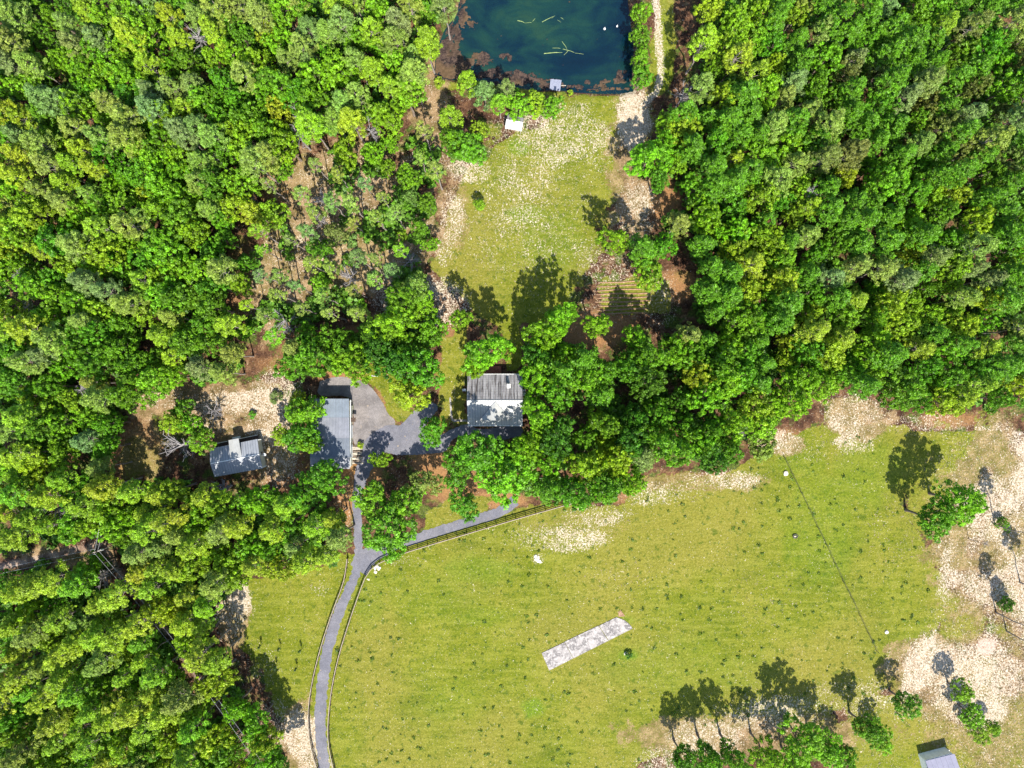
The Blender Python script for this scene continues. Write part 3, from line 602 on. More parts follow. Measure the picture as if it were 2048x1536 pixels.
def barn():
    r = empty("barn", (*G(659, 862)[:2], 0), 0, "long pale metal roofed barn with horizontal sheet bands beside the gravel apron", "barn"); o = r.location
    def L(x, y, z): p = G(x, y, z); return (p[0] - o[0], p[1] - o[1], z)
    zn, zr, zs = 4.3, 5.6, 4.7
    bands = [(797.5, zn), (835, zn + .42), (877, zn + .9), (915, zr)]
    mats = [M['roof_blue'], M['roof_lil'], M['roof_dk']]
    for k in range(3):
        (ya, za), (yb, zb) = bands[k], bands[k + 1]; za += .03 * k; zb += .03 * k
        dx = lambda y: (y - 797) * .016
        xl = 618.5; q = [L(xl + dx(yb), yb, zb), L(697.5 + dx(yb), yb, zb), L(697.5 + dx(ya), ya, za), L(xl + dx(ya), ya, za)]
        n = 6
        a, b, c, d = [np.array(p) for p in q]
        for i in range(n):
            t0, t1 = i / n + .001, (i + 1) / n - .001
            MB().slab([tuple(a + (b - a) * t0), tuple(a + (b - a) * t1), tuple(d + (c - d) * t1), tuple(d + (c - d) * t0)], .05).build("roof_sheet", mats[k] if i or k else M['roof_lil'], r)
        m = MB(); kk = 26
        for i in range(kk + 1):
            t = i / kk; p_, q_ = a + (b - a) * t, d + (c - d) * t; m.tube([p_ + (0, 0, .015), q_ + (0, 0, .015)], .03, 4)
        oo = m.build("roof_rib", M['roof_lil'] if k == 0 else M['roof_dk'], r); oo['kind'] = 'stuff'
    roof_panels(r, [L(621, 937.5, zs), L(699.5, 937.5, zs), L(699.3, 915, zr + .03), L(620.4, 915, zr + .03)], 6, [M['roof_lil']])
    MB().tube([L(620, 915, zr + .08), L(699.5, 915, zr + .08)], .12, 6).build("ridge_cap", M['seam'], r)
    a, b = L(622, 800, 4.0), L(696, 936, 4.4)
    x0, x1, y1, y0 = a[0], b[0], a[1], b[1]
    h = 4.2
    MB().box(((x0 + x1) / 2, y1 - .1, h / 2), (x1 - x0, .15, h)).build("wall", M['cream'], r); MB().box(((x0 + x1) / 2, y0 + .1, 2.2), (x1 - x0, .15, 4.4)).build("wall", M['cream'], r)
    MB().box((x0, (y0 + y1) / 2, h / 2), (.15, y1 - y0 - .5, h)).build("wall", M['cream'], r); MB().box((x1, (y0 + y1) / 2, h / 2), (.15, y1 - y0 - .5, h)).build("wall", M['cream'], r)
    for yy, w_ in ((y1 - 1.0, .9), (y1 - 7.6, 3.0), (y1 - 12.2, 3.0)):
        dd = MB().box((x1 + .10, yy, 1.5), (.07, w_, 2.8)).build("door", M['black' if w_ < 1 else 'white'], r); MB().box((x1 + .16, yy + w_ * .35, 1.3), (.05, .05, .25)).build("handle", M['wire'], dd)
    MB().slab([(x1 + .1, y1 - 5.2, 2.6), (x1 + 1.3, y1 - 5.2, 2.3), (x1 + 1.3, y1 - 4.2, 2.3), (x1 + .1, y1 - 4.2, 2.6)], .06).build("door_canopy", M['dark_wood'], r)
    MB().tube([(x1 + .55, y1, 4.15), (x1 + .55, y0 + .2, 4.55)], .06, 5).build("gutter", M['white'], r)
barn()

def cottage():
    r = empty("cottage", (*G(473, 913)[:2], 0), 0, "small pale roofed cottage set askew in the woods with cream gable wall", "cottage"); o = r.location
    def L(x, y, z): p = G(x, y, z); return (p[0] - o[0], p[1] - o[1], z)
    ze, zr = 2.9, 4.6
    NW, NE, SE, SW = L(419.2, 897.8, ze), L(514.8, 878, ze), L(525.6, 936.7, ze), L(429.4, 953.9, ze)
    RW, RE = L(420.6, 927.5, zr), L(518.6, 908.5, zr)
    roof_panels(r, [NE, NW, RW, RE], 8, [M['roof_cottage']]); roof_panels(r, [SW, SE, RE, RW], 8, [M['roof_cottage']])
    MB().tube([RW, RE], .1, 6).build("ridge_cap", M['white'], r)
    def lerp(a, b, t): return tuple(a[i] + (b[i] - a[i]) * t for i in range(3))
    cen = lerp(NW, SE, .5)
    inset = lambda p, k: (cen[0] + (p[0] - cen[0]) * k, cen[1] + (p[1] - cen[1]) * k)
    cs = [inset(p, .955) for p in (NW, NE, SE, SW)]; rid = [inset(RW, .955), inset(RE, .955)]
    def wall2(p, q, h, name="wall", pk=None):
        p, q = np.array(p), np.array(q); d = (q - p) / np.linalg.norm(q - p); n = np.array([-d[1], d[0]]) * .07
        pts = [(*(p + n), 0), (*(q + n), 0), (*(q + n), h), (*(p + n), h)]; pb = [(*(p - n), 0), (*(q - n), 0), (*(q - n), h), (*(p - n), h)]
        fs = [(0, 1, 2, 3), (7, 6, 5, 4), (0, 4, 5, 1), (1, 5, 6, 2), (2, 6, 7, 3), (3, 7, 4, 0)]
        m = MB(); m.add(pts + pb, fs)
        if pk is not None:
            k = np.array(pk); m.add([(*(p + n), h), (*(q + n), h), (*(k + n), zr - .15), (*(p - n), h), (*(q - n), h), (*(k - n), zr - .15)], [(0, 1, 2), (5, 4, 3), (1, 4, 5, 2), (2, 5, 3, 0)])
        return m.build(name, M['cream'], r)
    hh = ze - .1
    wall2(cs[0], cs[1], hh); wall2(cs[1], cs[2], hh, "gable_wall", rid[1]); wall2(cs[2], cs[3], hh); wall2(cs[3], cs[0], hh, "gable_wall", rid[0])
    # north porch under a cross gable
    za = zr - .1
    A, B, C, D = L(457, 880.5, 3.6), L(477, 876.5, 3.6), L(483.5, 913.5, za + .05), L(461, 917.5, za + .05); mdn = L(467, 878.5, 3.95); mds = L(472, 915.5, za + .25)
    MB().slab([A, D, mds, mdn][::-1], .05).build("porch_roof_slope", M['roof_white'], r); MB().slab([mdn, mds, C, B][::-1], .05).build("porch_roof_slope", M['roof_white'], r)
    a, b, c, d = L(425, 888.5, .4), L(517, 869.5, .4), L(517, 884, .4), L(427, 903, .4)
    n = 16
    for i in range(n):
        t0, t1 = i / n + .002, (i + 1) / n - .002
        MB().slab([lerp(d, c, t0), lerp(d, c, t1), lerp(a, b, t1), lerp(a, b, t0)], .06).build("deck_board", M['dark_wood'], r)
    for t in np.linspace(.02, .98, 9):
        p = lerp(a, b, t); MB().box((p[0], p[1], .85), (.09, .09, .95)).build("rail_post", M['cream'], r)
    for s0, s1 in ((0, .36), (.58, 1)):
        p, q = lerp(a, b, s0), lerp(a, b, s1); bar("rail", M['cream'], r, (p[0], p[1], 1.32), (q[0], q[1], 1.32), .1, .06)
    e, f, g, h_ = L(464, 875, .3), L(480, 872, .3), L(481, 884, .3), L(465, 887, .3)
    for k in range(4):
        t0, t1 = k / 4 + .01, (k + 1) / 4 - .01; z = -.06 * (3 - k)
        q = [lerp(h_, e, t0), lerp(g, f, t0), lerp(g, f, t1), lerp(h_, e, t1)]
        MB().slab([(p[0], p[1], .34 - .07 * k) for p in q], .08).build("step", M['cream'], r)
    for p in (L(460, 881, 3.5), L(476, 878, 3.5)): MB().tube([(p[0], p[1], 0), (p[0], p[1], 3.5)], .08, 6).build("porch_post", M['white'], r)
    # wall head rails sticking out at the corners and a window
    p = lerp((*cs[1], 0), (*cs[2], 0), .5); f = MB().box((p[0] + .12, p[1], 1.6), (.08, 1.0, 1.2), .19).build("window", M['white'], r); MB().box((p[0] + .18, p[1], 1.6), (.05, .84, 1.04), .19).build("pane", M['black'], f)
    for a_, b_ in ((L(515, 880, 2.8), L(522.5, 879, 2.8)), (L(525, 935, 2.8), L(533, 931, 2.8))): bar("bracket_rail", M['white'], r, a_, b_, .08, .08)
cottage()
p = G(529, 908, .8); r = empty("satellite_dish", (p[0], p[1], 0), 0, "small round grey dish on a post beside the cottage gable", "satellite dish")
MB().tube([(0, 0, 0), (0, 0, .8)], .04, 6).build("post", M['wire'], r); MB().tube([(0, 0, .78), (0, -.05, .86), (0, -.12, .98)], [.08, .34, .46], 14).build("dish", M['metal_box'], r, True)
MB().tube([(0, 0, .8), (0, -.3, 1.25)], .025, 5).build("arm", M['wire'], r)

def pavilion():
    r = empty("picnic_shelter", (*G(1028, 248)[:2], 0), 0, "open picnic shelter with white metal gable roof tucked under trees", "shelter"); o = r.location
    def L(x, y, z): p = G(x, y, z); return (p[0] - o[0], p[1] - o[1], z)
    ze, zr = 2.4, 3.1
    NW, NE, SE, SW = L(1015.5, 229, ze), L(1048, 236, ze), L(1042, 262.5, ze), L(1011, 257, ze); RW, RE = L(1013, 239.5, zr), L(1045.5, 245, zr)
    roof_panels(r, [NE, NW, RW, RE], 5, [M['roof_grey']]); roof_panels(r, [SW, SE, RE, RW], 6, [M['roof_white']])
    MB().tube([RW, RE], .08, 6).build("ridge_cap", M['white'], r)
    for p in (NW, NE, SE, SW): MB().tube([(p[0] * .93, p[1] * .93, 0), (p[0] * .93, p[1] * .93, 2.35)], .08, 6).build("post", M['pale_wood'], r)
    for p, q in ((SW, NW), (SE, NE)):
        bar("barge_board", M['white'], r, (p[0] * 1.02, p[1] * 1.02, ze), (RW if p is SW else RE), .08, .12)
    bar("beam", M['pale_wood'], r, (SW[0] * .95, SW[1] * .93, 2.25), (SE[0] * .95, SE[1] * .93, 2.25), .1, .14); bar("beam", M['pale_wood'], r, (NW[0] * .95, NW[1] * .93, 2.25), (NE[0] * .95, NE[1] * .93, 2.25), .1, .14)
pavilion()

def corner_shed():
    r = empty("shed", (*G(1882, 1520)[:2], 0), 0, "lavender grey roofed shed with dark north porch at the lower picture edge", "shed"); o = r.location
    def L(x, y, z): p = G(x, y, z); return (p[0] - o[0], p[1] - o[1], z)
    ze, zr = 3.0, 4.3
    NW, NE = L(1851, 1522, ze), L(1909, 1507.5, ze); dv = np.array(L(1862, 1565, ze)) - np.array(NW)
    SW, SE = tuple(np.array(NW) + 1.9 * dv), tuple(np.array(NE) + 1.9 * dv)
    RW = tuple((np.array(NW) + np.array(SW)) / 2 + (0, 0, zr - ze)); RE = tuple((np.array(NE) + np.array(SE)) / 2 + (0, 0, zr - ze))
    roof_panels(r, [NE, NW, RW, RE], 6, [M['roof_vio']], seams=False); roof_panels(r, [SW, SE, RE, RW], 6, [M['roof_vio']], seams=False)
    MB().tube([RW, RE], .1, 6).build("ridge_cap", M['seam'], r)
    # walls, porch floor
    n0, n1 = L(1850, 1520, 2.6), L(1903, 1506, 2.6)
    for a_, b_ in ((n0, n1), (n0, tuple(np.array(n0) + 1.8 * dv)), (n1, tuple(np.array(n1) + 1.8 * dv))): bar("wall", M['white'], r, (a_[0], a_[1], 1.4), (b_[0], b_[1], 1.4), .14, 2.8)
    a, b, c, d = L(1842, 1514, .35), L(1899, 1500, .35), L(1903, 1510, .35), L(1848, 1524, .35)
    for i in range(14):
        t0, t1 = i / 14 + .003, (i + 1) / 14 - .003; f = lambda p, q, t: tuple(np.array(p) + (np.array(q) - np.array(p)) * t)
        MB().slab([f(d, c, t0), f(d, c, t1), f(b and a, b, t1), f(a, b, t0)], .08).build("porch_board", M['metal_box'], r)
    w0, w1 = L(1841.5, 1514, .8), L(1850, 1530, .8); bar("side_rail", M['white'], r, w0, w1, .12, .5)
corner_shed()

# concrete slab in the field, four pours with open joints
def slab():
    r = empty("concrete_slab", (*G(1175, 1286)[:2], 0), 0, "long mottled concrete slab lying alone in the green field", "slab"); o = r.location
    A, B, Cc, D = (1084, 1308), (1098.5, 1341), (1265.5, 1257), (1245, 1231)     # SW-top, SW-bottom, NE-bottom, NE-top
    def at(t, s): 
        x0, y0 = A[0] + (D[0] - A[0]) * t, A[1] + (D[1] - A[1]) * t; x1, y1 = B[0] + (Cc[0] - B[0]) * t, B[1] + (Cc[1] - B[1]) * t
        p = G(x0 + (x1 - x0) * s, y0 + (y1 - y0) * s, .12); return (p[0] - o[0], p[1] - o[1], .12)
    segs = [(0, .285), (.289, .50), (.501, .708), (.714, .97)]
    for i, (t0, t1) in enumerate(segs):
        off = .02 if i in (1, 2) else 0
        if i < 3: q = [at(t0, 1), at(t1, 1), at(t1, -.05 - off), at(t0, -.05 - off)]
        else: q = [at(t0, 1), at(1.0, 1), at(1.0, .66), at(.985, .34), at(.955, .10), at(.93, -.06), at(t0, -.05)]
        MB().slab(q, .14).build("slab_panel", M['concrete'], r)
    m = MB(); m.slab([(*at(.955, -.02)[:2], .05), (*at(1.02, .12)[:2], .05), (*at(1.02, -.35)[:2], .05), (*at(.985, -.30)[:2], .05)], .05); m.build("broken_corner", M['plain_soil'], r)
slab()

# ------------------------------------------------------------------ fences
def rail_fence(name, pts, bay, label, cap, h=1.62, group="board fences beside the driveway"):
    C = catmull(pts, 2.0); P = np.array([G(x, y)[:2] for x, y in C]); seg = np.r_[0, np.cumsum(np.linalg.norm(np.diff(P, axis=0), axis=1))]
    n = int(seg[-1] / bay); r = empty(name, (P[0][0], P[0][1], 0), 0, label, "fence", group); o = P[0]
    Q = np.stack([np.interp(np.linspace(0, seg[-1], n + 1), seg, P[:, k]) for k in (0, 1)], 1) - o
    for i in range(n + 1):
        p = link("fence_post", unit_cube(M['dark_wood']), r); p.location = (Q[i][0], Q[i][1], h / 2); p.scale = (.15, .15, h)
        if i < n:
            a, b = Q[i], Q[i + 1]
            for z in (.42, .92, 1.40): bar("rail", M['dark_wood'], r, (a[0], a[1], z), (b[0], b[1], z), .06, .20)
            bar("cap_board", cap, r, (a[0], a[1], h + .02), (b[0], b[1], h + .02), .14, .04)
M['cap'] = simple('fence_cap', (.22, .18, .135), (.33, .28, .21), 4, .9, .15, bump=.5)
rail_fence("board_fence", [(1150, 1003), (1090, 1020), (1020, 1040), (940, 1064), (860, 1088), (800, 1107), (765, 1121), (745, 1135), (733, 1152), (715, 1200), (698, 1250), (680, 1310), (667, 1370), (660, 1430), (660, 1480), (670, 1530), (685, 1590)], 2.4, "dark three rail board fence between the driveway and the big field", M['cap'])
rail_fence("board_fence", [(697, 1115), (690, 1160), (668, 1220), (648, 1280), (632, 1340), (622, 1395), (620, 1440), (626, 1490), (640, 1540), (655, 1590)], 2.4, "dark board fence between the driveway and the small paddock", M['cap'])

def wire_fence():
    a, b = np.array([1566., 912.]), np.array([1752., 1302.]); n = 12
    r = empty("wire_fence", (*G(*a)[:2], 0), 0, "thin wire fence on slim dark posts crossing the big field", "fence"); o = r.location; rng = random.Random(2); pr = None
    for i in range(n):
        t = i / (n - 1); q = a + (b - a) * t + (rng.uniform(-1, 1), rng.uniform(-2, 2)); p = G(*q); x, y = p[0] - o[0], p[1] - o[1]
        MB().tube([(x, y, 0), (x + .03, y, 1.5)], [.06, .045], 6).build("fence_post", M['fence_wire'], r)
        if pr:
            for z in (.5, 1.0, 1.4): MB().tube([(pr[0], pr[1], z), ((pr[0] + x) / 2 + .05, (pr[1] + y) / 2, z - .06), (x, y, z)], .018, 4).build("wire", M['fence_wire'], r)
        pr = (x, y)
wire_fence()

# picket fence and path west of the house
r = empty("garden_fence", (*G(905, 838)[:2], 0), 0, "low dark garden fence joining the house corner across the shaded lawn", "fence"); o = r.location
ps = [G(x, y) for x, y in ((935, 836.5), (922, 837), (910, 837), (897, 837.5), (884, 838))]
for a, b in zip(ps[:-1], ps[1:]):
    for z in (.35, .8): bar("rail", M['dark_wood'], r, (a[0] - o[0], a[1] - o[1], z), (b[0] - o[0], b[1] - o[1], z), .04, .1)
for p in ps: MB().box((p[0] - o[0], p[1] - o[1], .5), (.1, .1, 1.0)).build("fence_post", M['dark_wood'], r)
o_ = ribbon("garden_path", [(934, 841), (915, 841), (905, 840), (902, 820), (900, 795)], [4.5, 4.5, 4, 3, 2.5], .022, M['concrete'], 6, .05)

# stacked timber beside the barn
r = empty("timber_stack", (*G(714, 908)[:2], 0), 0, "row of weathered timbers laid on the ground beside the lower barn wall", "timber"); rng = random.Random(8)
for i in range(11):
    y = 2.0 - i * .42 + rng.uniform(-.08, .08); x = rng.uniform(-.15, .25)
    MB().box((x, y, .14 + .12 * (i % 2)), (2.6 + rng.uniform(-.4, .3), .26, .22), rng.uniform(-.06, .10)).build("timber", M['pale_wood' if i % 3 else 'bark'], r)

# utility poles and wires
def pole(x, y, h, label, arm, mat, armang):
    r = empty("utility_pole", (*G(x, y)[:2], 0), 0, label, "pole", "utility poles")
    MB().tube([(0, 0, 0), (0, 0, h)], [.17, .11], 8).build("pole", mat, r, True)
    c, s = math.cos(armang), math.sin(armang)
    bar("crossarm", M['pale_wood'], r, (-arm * c, -arm * s, h - .5), (arm * c, arm * s, h - .5), .12, .14)
    for k in (-.9, 0, .9): MB().tube([(arm * k * c, arm * k * s, h - .42), (arm * k * c, arm * k * s, h - .2)], .05, 6).build("insulator", M['white'], r)
    m = MB(); m.tube([(.32, .1, h - 2.1), (.32, .1, h - 1.2)], .22, 10); m.build("transformer", M['metal_box'], r, True) if arm > .8 else None
    return r
HP = 11.5
pb = (192 + (1024 - 192) * HP / H, 1104 - (1104 - 768) * HP / H)
pole(pb[0], pb[1], HP, "utility pole with crossarm where three wires meet in the lower western woods", 1.1, M['pale_bark'], .3)
pole(755, 752, 8.5, "lone pale pole on the grass above the gravel apron", .5, M['white'], .2)
def wires(pts, z0, z1, label, off=.55):
    p0 = G(*pts[0], z0); r = empty("power_line", (p0[0], p0[1], p0[2]), 0, label, "power line", "power lines in the lower western woods"); A = np.array(p0); B = np.array(G(*pts[1], z1)); d = B - A; nrm = np.array([-d[1], d[0], 0]) / (np.linalg.norm(d[:2]) + 1e-9)
    for s in (-off, off):
        Q = [A + d * t + nrm * s + np.array([0, 0, -2.2 * 4 * t * (1 - t) * min(1, np.linalg.norm(d) / 60)]) - A for t in np.linspace(0, 1, 17)]
        MB().tube(Q, .024, 4).build("wire", M['wire'], r)
wires([(192, 1103), (-160, 1178)], HP - .3, 11, "twin wires running from the pole to the western picture edge")
wires([(192, 1103), (204, 1030)], HP - .3, 11, "short twin wires running up into the trees from the pole", .35)
wires([(192, 1103), (560, 1590)], HP - .3, 14.5, "long twin wires running down the dark forest gap from the pole")

# garden rows in the shade
r = empty("garden_bed", (*G(1255, 585)[:2], 0), 0, "garden bed of long parallel soil rows in a shaded forest corner", "garden bed"); rng = random.Random(6)
for i in range(9):
    y = 2.6 - i * .95; pts = [(x, y + .10 * math.sin(x * .5 + i) + x * .03, .02) for x in np.linspace(-7.5 + rng.uniform(-.8, .8), 4.5 + rng.uniform(-1.5, 2), 12)]
    MB().tube(pts, [.08] + [.17] * 10 + [.06], 8).build("soil_row", M['plain_soil'], r, True)

# stones
def rock(name, px, py, s, label, n=1, seed=0):
    r = empty(name, (*G(px, py)[:2], 0), 0, label, "rock", "pale rocks in the field"); rng = random.Random(seed)
    for k in range(n):
        x, y = (rng.uniform(-s, s), rng.uniform(-s, s)) if n > 1 else (0, 0); rr = s * (rng.uniform(.35, .6) if n > 1 else .8)
        nn = 9; rings = [(.85, -.05), (1.0, .25), (.75, .55), (.25, .72)]; V = []; F = []
        for rad, z in rings:
            for j in range(nn):
                a = 2 * math.pi * j / nn; q = rr * rad * rng.uniform(.82, 1.15); V.append((x + q * math.cos(a), y + q * math.sin(a), z * rr))
        V.append((x, y, .78 * rr))
        for i in range(3):
            for j in range(nn): F.append((i * nn + j, i * nn + (j + 1) % nn, (i + 1) * nn + (j + 1) % nn, (i + 1) * nn + j))
        for j in range(nn): F.append((3 * nn + j, 3 * nn + (j + 1) % nn, 4 * nn))
        MB().add(V, F).build("stone", M['stone'], r)
rock("rock_pile", 755, 1139, .75, "heap of pale rocks inside the fence corner by the driveway fork", 7, 1)
rock("rock_pile", 735, 1161, .38, "tiny heap of pale rocks along the fence below the driveway fork", 3, 2)
rock("rock_pile", 1075, 1119, .85, "round pale rock mound near the upper field edge", 8, 3)
rock("boulder", 1571, 946, .8, "single cream boulder beside the wire fence at its upper end", 1, 4)
rock("boulder", 1251, 1307, .55, "small white boulder touching a green weed clump below the slab", 1, 5)
rock("boulder", 1773, 1264, .6, "small pale boulder beyond the lower part of the wire fence", 1, 6)
r = empty("feed_ring", (*G(1590, 1072)[:2], 0), 0, "little dark ring lying in the field near the wire fence", "feed ring")
V, F = tube_np(np.array([(.55 * math.cos(a), .45 * math.sin(a), .22) for a in np.linspace(0, 2 * math.pi, 15)]), .12, 6); MB().add(V.tolist(), F.tolist()).build("ring", M['fence_wire'], r); MB().box((0, -.1, .1), (.5, .3, .14)).build("base", M['pale_wood'], r)

# ------------------------------------------------------------------ tree prototypes
def leaf_quads(C, N, size, aspect, rng, var):
    n = len(C); N = N / (np.linalg.norm(N, axis=1)[:, None] + 1e-9)
    R = rng.normal(size=(n, 3)); A = np.cross(N, R); A /= np.linalg.norm(A, axis=1)[:, None] + 1e-9; B = np.cross(N, A)
    a = (size * .5)[:, None] * A; b = (size * .5 * aspect)[:, None] * B
    V = np.stack([C - a, C + b * 1.0, C + a, C - b * 1.0], 1).reshape(-1, 3)      # a diamond leaf
    F = np.arange(4 * n).reshape(n, 4); return V, F, np.repeat(var, 4)

def clumps_to_mesh(name, K, KR, per, lsz, asp, rng, mat, base_n=None, up=.35, jit=.55, flat=.8):
    Cs, Ns, Ss, Vs = [], [], [], []
    for i, (k, r) in enumerate(zip(K, KR)):
        n = int(per * (r / np.mean(KR)) ** 1.6); d = rng.normal(size=(n, 3)); d /= np.linalg.norm(d, axis=1)[:, None]
        d[:, 2] = np.where(d[:, 2] < -.3, -d[:, 2], d[:, 2])
        rad = r * rng.uniform(.55, 1.08, n); Cs.append(k + d * rad[:, None] * (1, 1, flat)); nn = d + (0, 0, up) + rng.normal(size=(n, 3)) * jit
        Ns.append(nn); Ss.append(lsz * rng.uniform(.7, 1.3, n)); Vs.append(np.clip(rng.normal(.5, .17) + rng.normal(0, .16, n), 0, 1))
    V, F, var = leaf_quads(np.concatenate(Cs), np.concatenate(Ns), np.concatenate(Ss), asp, rng, np.concatenate(Vs))
    return np_mesh(name, V, F, mat, dict(var=var))

def trunk_mesh(name, hgt, r0, limbs, mat, rng):
    Vs, Fs, b = [], [], 0
    def add(P, R, n):
        nonlocal b
        V, F = tube_np(np.array(P), R, n); Vs.append(V); Fs.append(F + b); b += len(V)
    k = 6; P = [(rng.normal(0, .06) * i, rng.normal(0, .06) * i, hgt * i / k) for i in range(k + 1)]
    add(P, list(np.linspace(r0, r0 * .35, k + 1) * np.r_[1.35, np.ones(k)]), 7)
    for (z, q) in limbs:
        t = z / hgt * k; i = min(int(t), k - 1); f = t - i; s = np.array(P[i]) * (1 - f) + np.array(P[i + 1]) * f; q = np.array(q); m = (s + q) / 2 + (0, 0, .25)
        add([s, m, q], [r0 * .30, r0 * .18, r0 * .06], 4)
    return np_mesh(name, np.concatenate(Vs), np.concatenate(Fs), mat, smooth=True)

def proto_broad(seed, R=4.0, hc=9.5):
    """rounded, lobed broadleaf crown of radius R, centre height hc"""
    rng = np.random.RandomState(seed); rz = R * rng.uniform(1.0, 1.25); ex = rng.uniform(.84, 1.16); pw = rng.uniform(.75, 1.25)
    lob = rng.normal(size=(rng.randint(7, 13), 3)); lob[:, 2] = np.abs(lob[:, 2]) * .8 - .2; lob /= np.linalg.norm(lob, axis=1)[:, None]; lh = rng.uniform(.78, 1.12, len(lob))
    K, KR = [], []; tries = 0
    while len(K) < 135 and tries < 6000:
        tries += 1; d = rng.normal(size=3); d /= np.linalg.norm(d)
        if d[2] < -.75: continue
        q = lob @ d; w = np.max(q); f = (.55 + .45 * smooth01((w - .60) / .38)) * lh[np.argmax(q)]
        f *= rng.uniform(.84, 1.04) if rng.rand() > .25 else rng.uniform(.45, .78)
        tap = 1 - .28 * max(d[2], 0) ** pw if d[2] > 0 else 1
        p = np.array([d[0] * R * f * ex * tap, d[1] * R * f / ex * tap, d[2] * rz * f]); r = R * rng.uniform(.075, .155)
        if all(np.linalg.norm(p - q_) > .60 * (r + s_) for q_, s_ in zip(K, KR)): K.append(p); KR.append(r)
    K = np.array(K) + (0, 0, hc)
    crown = clumps_to_mesh("broad_crown", K, KR, 32, .40, .60, rng, M['leaf'])
    limbs = [(hc * rng.uniform(.45, .8), (l[0] * R * .7, l[1] * R * .7, hc + l[2] * rz * .55)) for l in lob]
    return crown, trunk_mesh("broad_trunk", hc * 1.02, .28, limbs, M['bark'], rng), R, hc

def proto_pine(seed, R=3.2, hc=14.0, thin=False):
    rng = np.random.RandomState(seed); K, KR, limbs = [], [], []
    nw = rng.randint(6, 9) if not thin else 4; ex = rng.uniform(.82, 1.18)
    for w in range(nw):
        t = w / (nw - 1); z = hc - R * 1.05 + t * R * 2.3; rad = R * (1.0 - .80 * t ** 1.3) * (1 if w else .8); nb = rng.randint(5, 8) if t < .8 else 3; a0 = rng.uniform(0, 6.28)
        for j in range(nb):
            a = a0 + j * 2 * math.pi / nb + rng.normal(0, .22); L = rad * rng.uniform(.72, 1.10); tip = np.array([math.cos(a) * L * ex, math.sin(a) * L / ex, z + L * rng.uniform(.05, .30)])
            limbs.append((z - .1, tuple(tip * (.9, .9, 1))))
            for f in (1.0, .84, .66, .48):
                if thin and rng.rand() < .35: continue
                if f < .7 and rng.rand() < .35: continue
                s = rng.normal(0, .18, 3) * (1 if f < 1 else .3); K.append(np.array([0, 0, z]) + (tip - (0, 0, z)) * f + s); KR.append(rng.uniform(.26, .44) * R / 3.2)
                if f > .6:
                    side = np.array([-math.sin(a), math.cos(a), .1]) * rng.choice([-1, 1]) * rng.uniform(.35, .65) * R / 3.2; K.append(K[-1] + side); KR.append(rng.uniform(.26, .42) * R / 3.2)
    K = np.array(K)
    crown = clumps_to_mesh("pine_crown", K, KR, 24, .40, .34, rng, M['needle'], up=.55, jit=.75, flat=.9)
    return crown, trunk_mesh("pine_trunk", hc + R * .45, .19, [(a, tuple(np.array(b) * (.8, .8, 1))) for a, b in limbs[:14]], M['pale_bark'], rng), R, hc

def proto_bush(seed, R=1.6, hc=1.1):
    rng = np.random.RandomState(seed); K, KR = [], []
    for _ in range(20):
        d = rng.normal(size=3); d /= np.linalg.norm(d); d[2] = abs(d[2]); K.append(np.array([d[0] * R * .75, d[1] * R * .75, hc + d[2] * R * .55 - .3]) * (1, 1, 1)); KR.append(R * rng.uniform(.2, .34))
    crown = clumps_to_mesh("bush_foliage", np.array(K), KR, 34, .36, .6, rng, M['leaf'])
    limbs = [(.3, (rng.normal(0, R * .35), rng.normal(0, R * .35), hc)) for _ in range(6)]
    return crown, trunk_mesh("bush_stem", hc, .07, limbs, M['bark'], rng), R, hc

def proto_dead(seed, R=2.6, hc=8.5):
    rng = np.random.RandomState(seed); Vs, Fs, b = [], [], 0
    def add(P, Rr, n):
        nonlocal b
        V, F = tube_np(np.array(P), Rr, n); Vs.append(V); Fs.append(F + b); b += len(V)
    tr = np_mesh("dead_trunk", *tube_np(np.array([(0, 0, 0), (.1, .05, hc * .5), (-.05, .1, hc)]), [.24, .18, .10], 7), M['dead_wood'], smooth=True)
    for i in range(17):
        a = rng.uniform(0, 6.28); z = hc * rng.uniform(.55, 1.0); L = R * rng.uniform(.6, 1.1); q = np.array([math.cos(a) * L, math.sin(a) * L, z + L * rng.uniform(.1, .8)]); s = np.array([0, 0, z]); m = (s + q) / 2 + rng.normal(0, .15, 3)
        add([s, m, q], [.10, .07, .03], 5)
        for _ in range(7):
            t = rng.uniform(.3, 1); p = s + (q - s) * t; e = p + np.array([math.cos(a + rng.normal(0, .8)), math.sin(a + rng.normal(0, .8)), rng.uniform(.1, .7)]) * R * rng.uniform(.22, .42); add([p, (p + e) / 2 + rng.normal(0, .06, 3), e], [.045, .035, .02], 4)
    return np_mesh("dead_branches", np.concatenate(Vs), np.concatenate(Fs), M['dead_wood'], smooth=True), tr, R, hc

BROAD = [proto_broad(100 + i) for i in range(20)]
PINE = [proto_pine(200 + i) for i in range(15)]
THIN = [proto_pine(260 + i, 2.4, 13.0, True) for i in range(6)]
BUSH = [proto_bush(300 + i) for i in range(5)]
DEAD = [proto_dead(400 + i) for i in range(4)]

